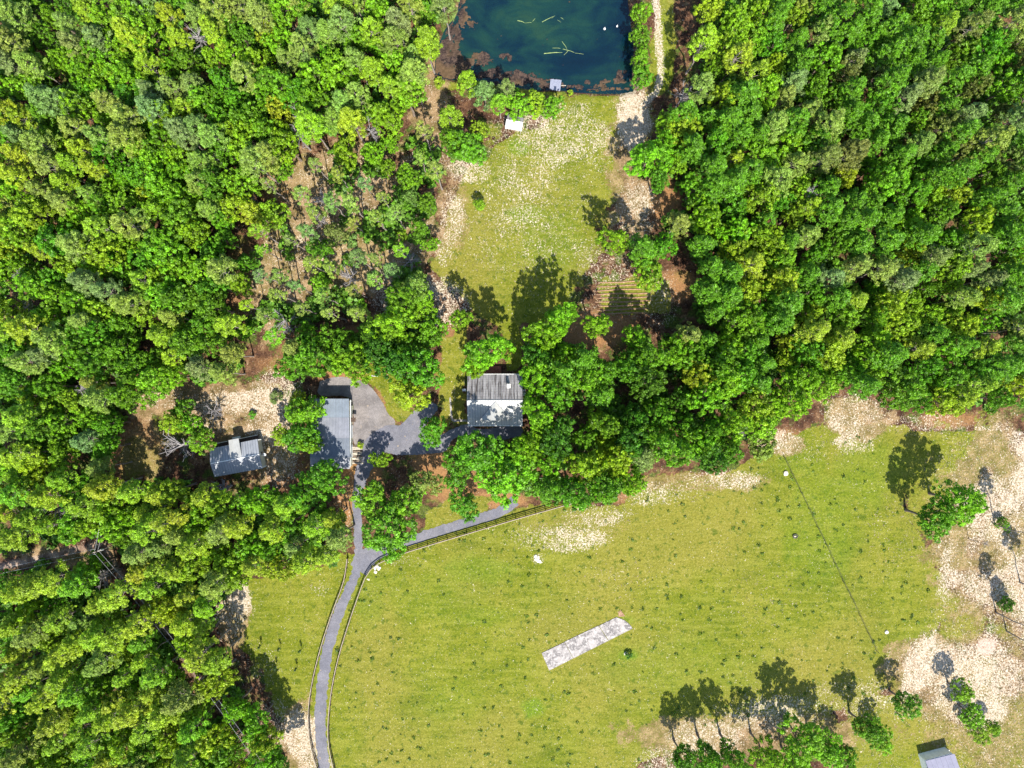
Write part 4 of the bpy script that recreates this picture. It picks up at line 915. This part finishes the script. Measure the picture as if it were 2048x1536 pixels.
# colours of foliage (base colours)
TINT = {'deep': (.050, .145, .006), 'green': (.085, .220, .006), 'bright': (.135, .290, .007), 'lime': (.190, .300, .010), 'yellow': (.225, .315, .015), 'olive': (.160, .240, .032), 'sage': (.125, .205, .048), 'dull': (.105, .150, .025)}
WORD = {'deep': 'deep', 'green': 'green', 'bright': 'bright', 'lime': 'lime', 'yellow': 'yellowish', 'olive': 'olive', 'sage': 'greyish', 'dull': 'dull'}
trng = random.Random(77)
def put_tree(kind, px, py, dia, tint, label, group, name=None, hc=None, cat="tree"):
    protos = {'broad': BROAD, 'pine': PINE, 'bush': BUSH, 'dead': DEAD, 'thin': THIN}[kind]
    crown, trunk, R, h0 = protos[trng.randrange(len(protos))]
    # world radius from the apparent diameter at crown height
    hh = hc if hc is not None else h0
    s = dia / 2 * S * (H - hh) / H / R
    sz = hh / h0
    x, y, _ = G(px, py, hh)
    nm = name or {'broad': 'broadleaf_tree', 'pine': 'pine_tree', 'thin': 'pine_tree', 'bush': 'bush', 'dead': 'dead_tree'}[kind]
    r = empty(nm, (x, y, 0), trng.uniform(0, 6.28), label, cat, group)
    # crown keeps its own proportions about its centre height
    if kind == 'broad': s *= 1.10
    zs = s * (min(max(1.0, .60 * hh / (1.12 * R * s)), 1.7) if kind == 'broad' else 1.0)
    c = link("crown", crown, r); c.scale = (s, s, zs); c.location = (0, 0, hh - h0 * zs)
    t = link("trunk", trunk, r); t.scale = (s ** .8, s ** .8, sz if kind != 'dead' else s); 
    if kind == 'dead': t.location = c.location; t.scale = (s, s, s); t.location = (0, 0, 0); t.scale = (s, s, hh / h0)
    if kind == 'dead': c.name = "branches"
    if kind == 'bush': c.name = "foliage"; t.name = "stem"
    col = TINT[tint] if isinstance(tint, str) else tint
    j = lambda v, a: v * trng.uniform(1 - a, 1 + a)
    c.color = (j(col[0], .16), j(col[1], .09), j(col[2], .2), 1)
    return r

# trees that stand out, placed one by one: kind, x, y, diameter, tint, centre height, label
SPECIAL = [
 ('broad', 975, 705, 92, 'bright', 12.5, "big bright round tree reaching over the upper roof corner of the main house"),
 ('broad', 950, 738, 42, 'bright', 8.0, "smaller bright crown overlapping the north eave of the main house"),
 ('broad', 866, 862, 62, 'green', 6.5, "round tree encircled by the dark paved driveway west of the house"),
 ('broad', 759, 920, 36, 'bright', 5.5, "small round tree at the driveway fork below the barn apron"),
 ('broad', 612, 828, 72, 'bright', 9.0, "green tree leaning over the west side of the barn roof"),
 ('broad', 602, 868, 70, 'green', 9, "green tree against the lower west side of the barn"),
 ('broad', 620, 890, 46, 'bright', 8.0, "bright crown touching the barn roof beside its tree shadow"),
 ('broad', 566, 870, 44, 'yellow', 6.5, "yellow green tree between the cottage and the barn"),
 ('broad', 655, 957, 72, 'green', 11, "dark edged tree hiding the lower corner of the barn roof"),
 ('broad', 612, 985, 80, 'green', 11, "wide green tree below the barn beside the orange litter strip"),
 ('broad', 598, 800, 34, 'lime', 6.0, "small lime tree at the upper west corner of the barn roof"),
 ('broad', 838, 738, 88, 'green', 12, "largest dense tree on the grass island between barn and house"),
 ('broad', 812, 702, 52, 'green', 9.5, "rounded tree at the upper end of the grass island"),
 ('broad', 818, 788, 70, 'lime', 8.0, "pale textured tree at the lower tip of the grass island"),
 ('broad', 862, 660, 66, 'green', 9.0, "green tree north of the grass island beside the orange strip"),
 ('broad', 850, 610, 60, 'bright', 9.0, "bright tree at the lower west corner of the upper clearing"),
 ('broad', 928, 1012, 58, 'green', 7.0, "round green tree above the driveway branch"),
 ('broad', 955, 897, 100, 'green', 12.5, "huge leafy tree in front of the south eave of the main house"),
 ('broad', 1010, 955, 100, 'bright', 12, "large bright tree below the house near the driveway branch"),
 ('broad', 915, 940, 66, 'green', 8.5, "green tree beside the pale path below the paved pad"),
 ('broad', 780, 1068, 100, 'green', 11, "big deep tree in the wedge between the two driveway arms"),
 ('broad', 745, 1000, 78, 'bright', 8.5, "bright tree over the narrow drive below the barn"),
 ('broad', 812, 1010, 76, 'bright', 8.5, "bright tree inside the wedge of woods above the driveway branch"),
 ('broad', 850, 965, 60, 'olive', 7.5, "paler tree at the upper tip of the driveway wedge"),
 ('broad', 958, 411, 26, 'bright', 3.4, "lone small bush like tree in the upper clearing"),
 ('broad', 1226, 480, 56, 'bright', 11.5, "bright tree standing apart at the east edge of the upper clearing"),
 ('broad', 920, 640, 44, 'bright', 12, "small tree between two long shadows at the foot of the clearing"),
 ('broad', 1120, 640, 66, 'bright', 13.5, "bright tree at the foot of the clearing above the house woods"),
 ('broad', 1192, 650, 54, 'bright', 13.5, "bright tree standing below the garden rows"),
 ('broad', 1088, 668, 72, 'bright', 13.5, "bright tree beside the narrow grass neck above the house"),
 ('broad', 1300, 545, 70, 'bright', 8.0, "bright tree just above the garden rows"),
 ('broad', 1868, 1038, 76, 'green', 11, "dark leafy tree on the sandy edge east of the field"),
 ('broad', 1922, 1003, 84, 'bright', 11.5, "brighter larger tree of the pair on the sandy field edge"),
 ('broad', 1812, 1408, 52, 'green', 6.8, "compact dark green tree on straw ground in the lower east"),
 ('broad', 1925, 1385, 44, 'bright', 5.5, "bright small tree on the sand in the lower east corner"),
 ('broad', 1945, 1430, 50, 'bright', 5.0, "bright tree just above the lavender shed's upper east"),
 ('broad', 1960, 1465, 42, 'lime', 4.5, "lime small tree east of the lavender roofed shed"),
 ('broad', 1985, 1455, 30, 'bright', 3.5, "smallest bright tree on the sand east of the shed"),
 ('broad', 1365, 1518, 54, 'green', 8.5, "dark green tree at the bottom of the field farthest west of its row"),
 ('broad', 1418, 1512, 64, 'green', 10, "dark green tree second from the west in the bottom row"),
 ('broad', 1468, 1515, 62, 'green', 10.5, "deep green tree in the middle of the bottom row"),
 ('broad', 1530, 1508, 58, 'bright', 9.5, "bright tree in the bottom row beside a bare gap"),
 ('broad', 1600, 1478, 84, 'bright', 10.5, "widest bright tree of the bottom row"),
 ('broad', 1650, 1500, 76, 'bright', 9.5, "bright tree overlapping the widest one in the bottom row"),
 ('broad', 1690, 1515, 50, 'green', 7.0, "green tree at the east end of the bottom row clump"),
 ('broad', 1590, 1530, 60, 'bright', 8.0, "bright tree cut by the lower picture edge in the bottom row"),
 ('broad', 1735, 1460, 60, 'green', 8.5, "green tree alone between the bottom row and the shed"),
 ('broad', 1765, 1480, 44, 'bright', 5.5, "bright low tree by the grass west of the shed"),
 ('broad', 1528, 897, 58, 'olive', 5.5, "dull olive tree at the field corner where the wire fence starts"),
 ('pine', 935, 165, 56, 'lime', 9.0, "pale pine on the bank just below the algae mats"),
 ('pine', 968, 185, 56, 'sage', 9.0, "grey green pine between the pond bank and the picnic shelter"),
 ('pine', 1000, 205, 44, 'bright', 9.0, "bright pine just above the picnic shelter"),
 ('pine', 1012, 178, 46, 'sage', 7.0, "spiky pale grey green tree on the pond bank west of the dock"),
 ('broad', 1040, 212, 50, 'bright', 6.0, "bright tree drooping over the picnic shelter roof"),
 ('broad', 1072, 208, 46, 'lime', 6.0, "lime tree on the pond bank below the dock"),
 ('broad', 1106, 215, 44, 'bright', 5.5, "bright tree standing alone nearest the dock"),
 ('broad', 935, 300, 76, 'green', 8.0, "wide green tree at the upper west corner of the clearing"),
 ('broad', 905, 280, 56, 'green', 8.0, "green tree behind the wide one at the clearing corner"),
 ('broad', 960, 262, 40, 'lime', 6.0, "lime tree beside the shelter's west side"),
 ('pine', 900, 235, 56, 'lime', 9.0, "lime pine in the thin woods below the pond corner"),
 ('broad', 1281, 30, 46, 'bright', 6.0, "topmost bright tree on the bank between pond and sandy track"),
 ('broad', 1281, 75, 42, 'green', 6.0, "second tree down the bank between pond and sandy track"),
 ('broad', 1282, 118, 40, 'bright', 6.0, "third tree down the bank between pond and sandy track"),
 ('broad', 1283, 155, 46, 'green', 5.5, "lowest tree on the bank between pond and sandy track"),
 ('broad', 508, 425, 60, 'yellow', 8.0, "yellow green tree on the west rim of the bare sandy opening"),
 ('broad', 545, 430, 56, 'bright', 8.0, "vivid tree next to the sandy opening's upper edge"),
 ('broad', 690, 305, 50, 'bright', 8.5, "vivid crown above the sandy opening in the thin woods"),
 ('broad', 640, 500, 50, 'green', 4.0, "low spreading tree in the middle of the sandy opening"),
 ('broad', 640, 565, 40, 'bright', 4.0, "small bright tree in the lower sandy opening"),
 ('broad', 405, 880, 52, 'bright', 7.0, "bright tree north west of the cottage roof"),
 ('broad', 370, 820, 44, 'green', 6.0, "green tree in the bare strip above the cottage"),
 ('broad', 385, 850, 46, 'bright', 6.5, "bright tree just above the grey leafless one near the cottage"),
 ('broad', 345, 845, 50, 'lime', 7.0, "lime tree in the scrub west of the cottage"),
 ('broad', 448, 1006, 62, 'lime', 11.5, "leafy tree directly below the cottage casting a round shadow on its roof"),
 ('broad', 514, 1000, 66, 'bright', 11.5, "second leafy tree below the cottage nearer the barn"),
 ('broad', 2013, 1207, 30, 'green', 1.6, "low green shrub like tree between bare trunks on the sand"),
 ('broad', 2005, 1045, 24, 'green', 1.4, "small low green tree on the white sand near the eastern edge"),
]
DEADS = [(395, 72, 46, 11, "bleached bare tree high in the north western woods"), (240, 190, 34, 11, "whitish snag in the western woods"), (592, 266, 50, 11, "branching bleached tree over thin woods"), (738, 258, 44, 10, "bare tree leaning beside vivid crowns south west of the pond"), (362, 890, 66, 6.5, "large fluffy grey leafless tree just west of the cottage"),
         (568, 640, 56, 4.0, "wide white leafless tree in the lower sandy opening"), (112, 1018, 58, 10, "grey bare tree above the utility pole gap"), (424, 822, 40, 4.5, "brownish leafless tree in the bare strip above the cottage"), (1368, 186, 42, 8, "whitish bare tree at the bend of the sandy track"),
         (818, 520, 40, 6, "grey leafless tree on the edge of the clearing"), (640, 395, 40, 10, "thin bleached snag over the sandy opening"), (600, 225, 36, 12, "thin white snag among pines above the sandy opening"), (430, 320, 28, 11, "pale snag deep in the western woods"), (160, 780, 30, 10, "pale snag in the woods west of the bare strip"), (45, 560, 40, 11, "grey snag near the western picture edge"),
         (325, 160, 22, 11, "tiny bleached snag in the upper western woods"), (1480, 860, 30, 9, "forked bare tree at the dark rim of the eastern woods"), (1625, 385, 26, 14, "grey snag inside the eastern pine woods"), (700, 555, 46, 5, "grey fallen crown in the shaded lower opening"), (440, 980, 40, 7, "grey bare branches below the cottage"), (1975, 1090, 14, 6.5, "thin limbless snag below the pair of leafy trees on the sand"), (205, 1155, 40, 8, "pale bare tree just below the utility pole"), (500, 400, 26, 6, "small bare tree at the rim of the opening"), (640, 440, 30, 4, "small bare tree in the middle of the opening")]
used = []
for k, x, y, d, t, hc, lb in SPECIAL:
    put_tree(k, x, y, d, t, lb, "trees that stand out around the clearings", hc=hc); used.append((x, y, d * .5))
for x, y, d, hc, lb in DEADS:
    put_tree('dead', x, y, d, 'sage', lb, "bleached leafless trees", hc=hc); used.append((x, y, d * .42))
# five newly planted saplings in the paddock
for (x, y, lb) in ((524, 1288, "westernmost sapling of the upper row in the paddock"), (562, 1293, "middle sapling of the upper row in the paddock"), (604, 1297, "eastern sapling of the upper row in the paddock, widest shadow"), (555, 1330, "western sapling of the lower row in the paddock"), (596, 1333, "eastern sapling of the lower row in the paddock")):
    r = empty("sapling", (*G(x, y)[:2], 0), trng.uniform(0, 6), lb, "sapling", "saplings planted in the paddock")
    rg = np.random.RandomState(x); K = np.array([(rg.normal(0, .10), rg.normal(0, .10), z) for z in np.linspace(1.0, 2.5, 9)])
    me = clumps_to_mesh("sapling_foliage", K, [.24] * 9, 16, .24, .5, rg, M['leaf']); c = link("foliage", me, r); c.color = (.03, .07, .012, 1)
    MB().tube([(0, 0, 0), (0, 0, 2.2)], [.05, .03], 6).build("stem", M['bark'], r)
    MB().tube([(.45, 0, 0), (.45, 0, 1.1)], .03, 5).build("stake", M['pale_wood'], r)

# tall pines at the eastern edge whose crowns reach out of the picture: trunk foot, height
for (x, y, hc, lb) in ((1992, 1225, 16, "tall thin pine on the sand with a long slanting trunk and dark foot shadow"), (2013, 1262, 14, "tall thin pine footed lowest on the white sand"), (2040, 1165, 15, "tall thin pine by the eastern picture edge"), (1990, 1050, 15, "tall thin pine on the white sand level with the leafy pair")):
    k = H / (H - hc); put_tree('pine', 1024 + (x - 1024) * k, 768 + (y - 768) * k, 44, 'olive', lb, "tall thin pines on the eastern sand", hc=hc)

# ------------------------------------------------------------------ the woods
W_NW = [(-40, -40), (915, -40), (905, 5), (878, 60), (858, 110), (840, 190), (800, 240), (740, 262), (660, 275), (590, 290), (540, 330), (490, 380), (468, 450), (468, 520), (462, 600), (475, 690), (535, 735), (430, 765), (280, 772), (250, 850), (225, 900), (245, 960), (330, 950), (400, 960), (420, 985), (560, 962), (600, 1000), (690, 1020), (695, 1085), (668, 1150), (600, 1150), (520, 1135), (480, 1170), (440, 1230), (425, 1280), (455, 1340), (520, 1420), (555, 1500), (580, 1580), (-40, 1580)]
W_MID = [(560, 700), (600, 690), (660, 660), (700, 660), (790, 640), (830, 560), (850, 640), (870, 700), (780, 740), (720, 735), (640, 738), (560, 735)]
W_THIN = [(560, 330), (860, 240), (900, 330), (890, 400), (870, 480), (850, 560), (760, 600), (650, 660), (480, 680), (480, 520), (500, 420)]
W_S = [(920, 920), (960, 880), (1070, 870), (1060, 840), (1062, 740), (1050, 700), (1075, 680), (1130, 650), (1160, 700), (1230, 720), (1260, 670), (1350, 650), (1390, 640), (1375, 500), (1290, 520), (1255, 540), (1250, 510), (1320, 440), (1300, 370), (1258, 350), (1270, 310), (1300, 270), (1295, 230), (1340, 225), (1385, 195), (1392, 100), (1398, -40), (2090, -40), (2090, 815), (1960, 835), (1880, 815), (1820, 815), (1770, 790), (1700, 785), (1640, 785), (1600, 820), (1560, 845), (1510, 880), (1470, 920), (1400, 925), (1340, 915), (1310, 960), (1260, 985), (1190, 1000), (1130, 1005), (1060, 1005), (980, 970)]
GAPS = [(620, 400, 70, 60), (560, 560, 60, 50), (650, 480, 60, 40), (720, 560, 60, 40), (530, 480, 30, 40), (850, 230, 22, 40), (740, 370, 30, 30), (1170, 680, 38, 24), (1255, 790, 34, 22), (1160, 830, 34, 16), (1330, 760, 24, 20), (1340, 400, 22, 28), (1300, 950, 26, 20), (680, 980, 14, 50), (560, 390, 24, 28), (300, 900, 24, 60), (1500, 870, 12, 22), (200, 1090, 34, 22), (1225, 620, 90, 50), (45, 610, 34, 26), (270, 690, 12, 14), (60, 340, 18, 12), (1480, 790, 10, 24), (590, 160, 10, 10)]
CORR = [([(-60, 1140), (60, 1120), (200, 1088)], 26), ([(205, 1105), (250, 1170), (300, 1225), (350, 1300), (400, 1370), (450, 1440), (500, 1520), (540, 1590)], 17), ([(230, 770), (240, 850), (235, 960)], 10)]
pts_ = []
def poisson(poly, rmin, seed, prob=1.0, margin=0, gaps=True):
    rng = random.Random(seed); xs = [p[0] for p in poly]; ys = [p[1] for p in poly]; out = []; cell = rmin; grid = {}
    N = int((max(xs) - min(xs)) * (max(ys) - min(ys)) / (rmin * rmin) * 9)
    cand = np.array([(rng.uniform(min(xs), max(xs)), rng.uniform(min(ys), max(ys))) for _ in range(N)])
    ok = poly_sd(cand[:, 0], cand[:, 1], poly) > margin
    for pts, wd in CORR: ok &= line_d(cand[:, 0], cand[:, 1], pts) > wd + 12
    for gx, gy, rx, ry in (GAPS if gaps else []): ok &= ((cand[:, 0] - gx) / (rx + 12)) ** 2 + ((cand[:, 1] - gy) / (ry + 12)) ** 2 > 1
    for x, y in cand[ok]:
        i, j = int(x // cell), int(y // cell); good = True
        for a in (-1, 0, 1):
            for b in (-1, 0, 1):
                for (u, v) in grid.get((i + a, j + b), ()):
                    if (u - x) ** 2 + (v - y) ** 2 < rmin * rmin: good = False
        if not good: continue
        if any((x - u) ** 2 + (y - v) ** 2 < (w + 6) ** 2 for u, v, w in used): continue
        if rng.random() > prob: continue
        grid.setdefault((i, j), []).append((x, y)); out.append((x, y))
    return out

def where(px, py):
    if px < 700 and py > 1060: return "in the lower western woods" if px < 330 else "in woods along the paddock"
    if px < 500 and py > 760: return "in woods west of the cottage" if px < 260 else "in the scrub around the cottage"
    if px < 700 and py > 930: return "in woods below cottage and barn"
    if px < 260: return "along the western picture edge" if py > 380 else "in the upper western corner"
    if px < 500: return "in the western woods" if py > 380 else "in the upper western woods"
    if px < 900 and py < 300: return "in woods west of the pond"
    if px < 900: return "around the sandy opening" if py < 640 else "in the trees above the barn apron"
    if px < 1400 and py > 620: return "in woods east of the house" if py < 860 else "in woods below the house"
    if px < 1500 and py < 260: return "in woods east of the sandy track"
    if px < 1500: return "in woods east of the clearing" if py < 620 else "in woods east of the house"
    if py < 260: return "in the upper eastern corner" if px > 1780 else "in the upper eastern woods"
    if py < 560: return "in the eastern woods" if px < 1800 else "along the eastern picture edge"
    return "in woods above the field" if px < 1800 else "in woods above the white sand"

woods = []
for poly, rmin, pr, sd, mg in ((W_NW, 34, 1, 1, 10), (W_MID, 34, 1, 2, 0), (W_THIN, 36, .50, 3, 0), (W_S, 36, 1, 4, 13)):
    woods += [(x, y, poly is W_THIN) for x, y in poisson(poly, rmin, sd, pr, mg, poly is not W_THIN)]
placed = []
counts = {'broad': 0, 'pine': 0, 'mid': 0}; stuff_trees = []
for (x, y, thin) in woods:
    n = float(vnoise(np.array(x / 110.), np.array(y / 110.), 5)); u = trng.random()
    # mix of species by place
    if x < 700 and y > 930: pp, tp, tb = .55, [('lime', 6), ('yellow', 2), ('olive', 1.5), ('bright', 1)], [('bright', 3), ('lime', 4), ('green', 2)]
    elif x < 500 and y > 300: pp, tp, tb = .38, [('lime', 3), ('olive', 4), ('sage', 1)], [('bright', 5), ('green', 5), ('lime', 2)]
    elif x < 900 and y < 320: pp, tp, tb = .52, [('olive', 5), ('sage', 3), ('lime', 3)], [('bright', 6), ('green', 4), ('deep', 1), ('yellow', .7)]
    elif thin: pp, tp, tb = (.95 if x < 740 and y > 320 else .55), [('olive', 4), ('sage', 3), ('bright', 2)], [('green', 3), ('bright', 3), ('sage', 1)]
    elif x < 1500 and y > 600: pp, tp, tb = .16, [('olive', 4), ('sage', 3)], [('green', 6), ('bright', 5), ('lime', 1.2), ('deep', 1.5)]
    elif x > 1650 and y < 330: pp, tp, tb = .75, [('olive', 4), ('sage', 3), ('dull', 3), ('lime', 1)], [('green', 3), ('dull', 3), ('bright', 1)]
    elif x > 1340 and y < 560: pp, tp, tb = .58, [('olive', 4), ('lime', 4), ('sage', 1)], [('bright', 4), ('green', 3), ('lime', 3)]
    elif x > 1400: pp, tp, tb = .36, [('olive', 3), ('lime', 4)], [('bright', 5), ('green', 4), ('lime', 3)]
    else: pp, tp, tb = .4, [('olive', 3), ('lime', 3)], [('bright', 5), ('green', 4)]
    pp = pp + (n - .5) * .7
    kind = 'pine' if u < pp else 'broad'
    L = tp if kind == 'pine' else tb; tint = trng.choices([a for a, b in L], [b for a, b in L])[0]
    big = trng.random(); dia = (40 + 30 * big) if kind == 'broad' else (44 + 22 * big)
    if thin: dia *= .72
    elif x > 700 and y > 560 and x < 1500: dia *= 1.22
    else: dia *= 1.08
    hc = (8.0 + 4.0 * big) if kind == 'broad' else (12.0 + 4.5 * big)
    if not thin and x > 700 and y > 560 and x < 1500 and kind == 'broad': hc += 2.5
    if thin: hc = (5.0 + 3 * big) if kind == 'broad' else 13 + 3 * big
    mid = kind == 'broad' and big < .40
    key = 'mid' if mid else kind
    inview = -15 < x < 2063 and -15 < y < 1551
    if counts[key] >= 298 or not inview: stuff_trees.append((kind, x, y, dia, tint, hc)); continue
    counts[key] += 1
    size = "small" if big < (.35 if kind == 'pine' else .2) else "large" if big > .75 else "medium"
    o = put_tree('thin' if kind == 'pine' and thin else kind, x, y, dia, tint, "", {'pine': "pines of the surrounding woods", 'mid': "young trees of the surrounding woods", 'broad': "broadleaf trees of the surrounding woods"}[key], "young_tree" if mid else None, hc=hc)
    placed.append((x, y, o, size + " " + WORD[tint] + " " + {'pine': "pine", 'mid': "young tree", 'broad': "leafy tree"}[key]))
XY = np.array([(a, b) for a, b, _, _ in placed]); seen_labels = {}
for x, y, o, d in placed:
    order = np.argsort((XY[:, 0] - x) ** 2 + (XY[:, 1] - y) ** 2)[1:9]; first = None
    for q in order:
        u, v, _, dd = placed[q]; w = ("below" if v < y else "above") if abs(v - y) > abs(u - x) else ("east of" if u < x else "west of")
        dd = dd.split(" ", 1)[1]; art = "an " if dd[0] in "aeiou" else "a "
        lb = d + " " + w + " " + art + dd + " " + where(x, y)
        if len(lb.split()) > 16: lb = d + " " + w + " " + art + dd + " " + where(x, y)
        first = first or lb
        if lb not in seen_labels: break
    else: lb = first
    seen_labels[lb] = 1; o['label'] = lb
print("woods", counts, "joined", len(stuff_trees))

# low undergrowth in the woods and trees past the limits, joined
def mesh_arrays(me):
    V = np.empty(len(me.vertices) * 3, np.float32); me.vertices.foreach_get("co", V); F = np.empty(len(me.loops), np.int32); me.loops.foreach_get("vertex_index", F)
    a = np.empty(len(me.vertices), np.float32); me.attributes['var'].data.foreach_get("value", a); return V.reshape(-1, 3), F.reshape(-1, 4), a
PA = {k: [mesh_arrays(p[0]) for p in L] for k, L in (('broad', BROAD), ('pine', PINE), ('bush', BUSH))}
def joined(name, items, mat, label, cat, color, thinout=1):
    Vs, Fs, As, b = [], [], [], 0; rng = np.random.RandomState(9)
    for kind, x, y, dia, tint, hc in items:
        L = {'broad': BROAD, 'pine': PINE, 'bush': BUSH}[kind]; k = rng.randint(len(L)); V, F, a = PA[kind][k]; R, h0 = L[k][2], L[k][3]
        if thinout > 1:
            nf = len(F); sel = np.arange(nf)[rng.rand(nf) < 1 / thinout]; V = V.reshape(-1, 4, 3)[sel]; cc_ = V.mean(1, keepdims=True); V = (cc_ + (V - cc_) * thinout ** .45).reshape(-1, 3); a = a.reshape(-1, 4)[sel].ravel(); F = np.arange(len(V)).reshape(-1, 4)
        s = dia / 2 * S * (H - hc) / H / R; th = rng.uniform(0, 6.28); c, sn = math.cos(th), math.sin(th); p = G(x, y, hc)
        W = V - (0, 0, h0); W = np.stack([W[:, 0] * c - W[:, 1] * sn, W[:, 0] * sn + W[:, 1] * c, W[:, 2]], 1) * s + (p[0], p[1], hc)
        Vs.append(W); Fs.append(F + b); As.append(a); b += len(V)
    if not Vs: return
    o = link(name, np_mesh(name, np.concatenate(Vs), np.concatenate(Fs), mat, dict(var=np.concatenate(As)))); o.color = (*color, 1); tag(o, label, cat, kind='stuff')
joined("outer_woods_canopy", stuff_trees, M['leaf'], "continuous canopy of the woods beyond the picture edges", "woods", TINT['green'], 2)
ug = []; rg = random.Random(31)
for poly, n, sdm in ((W_NW, 1150, 1), (W_S, 1050, 1), (W_MID, 90, 1), (W_THIN, 80, 0)):
    xs = [p[0] for p in poly]; ys = [p[1] for p in poly]; k = 0
    C_ = np.array([(rg.uniform(min(xs), max(xs)), rg.uniform(min(ys), max(ys))) for _ in range(n * 3)]); ok = poly_sd(C_[:, 0], C_[:, 1], poly) > 14
    for pts, wd in CORR: ok &= line_d(C_[:, 0], C_[:, 1], pts) > wd
    for gx, gy, rx, ry in GAPS: ok &= ((C_[:, 0] - gx) / rx) ** 2 + ((C_[:, 1] - gy) / ry) ** 2 > 1
    for x, y in C_[ok][:n]: ug.append(('bush', x, y, rg.uniform(22, 50), 'green', rg.uniform(.8, 2.4)))
joined("undergrowth", ug, M['under'], "low dark green shrubs filling the forest floor under the trees", "undergrowth", (.075, .18, .010), 4)

# bushes one can count, along edges and in the openings
BUSHES = [(1258, 1311, 17, 'deep', "dark green weed clump beside a white boulder below the slab"), (552, 795, 30, 'sage', "grey scrubby bush on the bare strip above the cottage"), (505, 830, 18, 'green', "small green bush among thin trunk shadows on the bare strip"), (700, 480, 34, 'sage', "grey green bush in the sandy opening"), (750, 440, 30, 'green', "green bush in the upper sandy opening"), (800, 470, 34, 'bright', "bright bush near the clearing's west rim"), (720, 610, 30, 'bright', "bright bush in the shaded lower opening"),
          (2015, 1060, 14, 'green', "tiny green bush near the eastern picture edge"), (1990, 1465, 20, 'green', "low green bush on the sand in the lower corner"), (770, 395, 26, 'green', "small green bush north of the sandy opening"), (1080, 195, 22, 'olive', "reedy bush on the bank west of the dock"), (1140, 185, 14, 'lime', "small lime bush on the bank east of the dock"), (1035, 185, 20, 'green', "green bush on the pond bank"), (880, 165, 26, 'yellow', "yellow bush at the pond's lower west corner"),
          (722, 890, 16, 'yellow', "yellow orange bush beside the barn timbers"), (1560, 1340, 0, 'green', "")]
for x, y, d, t, lb in BUSHES:
    if d: put_tree('bush', x, y, d, t, lb, "bushes of the clearings", hc=.8, cat="bush")

# dark weed clumps and dry tufts scattered over the open ground
def scatter(name, n, test, szr, tint, label, cat, mat, seed, kq=10, h=.25, up=.5):
    rng = np.random.RandomState(seed); P = np.stack([rng.uniform(380, 2060, n * 4), rng.uniform(150, 1545, n * 4)], 1); P = P[test(P[:, 0], P[:, 1], rng)][:n]
    C = np.array([G(x, y) for x, y in P]); sz = rng.uniform(*szr, len(C)); d = rng.normal(size=(len(C), kq, 3)); d[..., 2] = np.abs(d[..., 2]); d /= np.linalg.norm(d, axis=-1, keepdims=True)
    Q = (C[:, None, :] + d * sz[:, None, None] * rng.uniform(.3, 1, (len(C), kq, 1)) * (1, 1, h / .25 * .6)).reshape(-1, 3); Q[:, 2] += .05
    N = (d + (0, 0, up) + rng.normal(size=d.shape) * .5).reshape(-1, 3); ss = np.repeat(sz, kq) * rng.uniform(.5, .9, len(Q))
    V, F, var = leaf_quads(Q, N, ss, .5, rng, rng.uniform(0, 1, len(Q))); V[:, 2] = np.maximum(V[:, 2], .012)
    o = link(name, np_mesh(name, V, F, mat, dict(var=var))); o.color = (*tint, 1); tag(o, label, cat, kind='stuff')
roads = [([(652, 1560), (641, 1430), (655, 1300), (695, 1185), (717, 1110), (716, 1000)], 15), ([(716, 1130), (770, 1098), (890, 1058), (985, 1030), (1030, 1000)], 14), ([(1090, 1325), (1260, 1243)], 22)]
def offroad(x, y):
    ok = np.ones(x.shape, bool)
    for p, w in roads: ok &= line_d(x, y, p) > w
    return ok
def in_open(x, y): return np.maximum.reduce([poly_sd(x, y, FIELD), poly_sd(x, y, PADDOCK), poly_sd(x, y, CLEARING)])
scatter("field_weeds", 900, lambda x, y, r: (poly_sd(x, y, FIELD) > 8) & offroad(x, y) & (fbm(x * .01, y * .01, 3, 2) + r.uniform(-.25, .25, len(x)) > .48), (.15, .70), (.072, .125, .008), "dark green weed clumps dotted over the mown field", "weeds", M['under'], 5, 20, .16)
scatter("grass_tufts", 26000, lambda x, y, r: (in_open(x, y) > -4) & offroad(x, y), (.10, .24), (.15, .18, .022), "short rough grass tufts of the field, paddock and clearing", "grass", M['under'], 6, 3, .14)
def strawy(x, y, r): 
    w = blobs(x, y, STRAW, fbm(x * .03, y * .03, 8)); return (r.uniform(0, 1, len(x)) < w * .8) & (poly_sd(x, y, POND) < -2) & offroad(x, y)
scatter("dry_straw", 16000, strawy, (.16, .42), (.33, .265, .19), "bleached straw and dead leaves lying on bare ground", "straw", M['under'], 7, 3, .10, up=1.4)
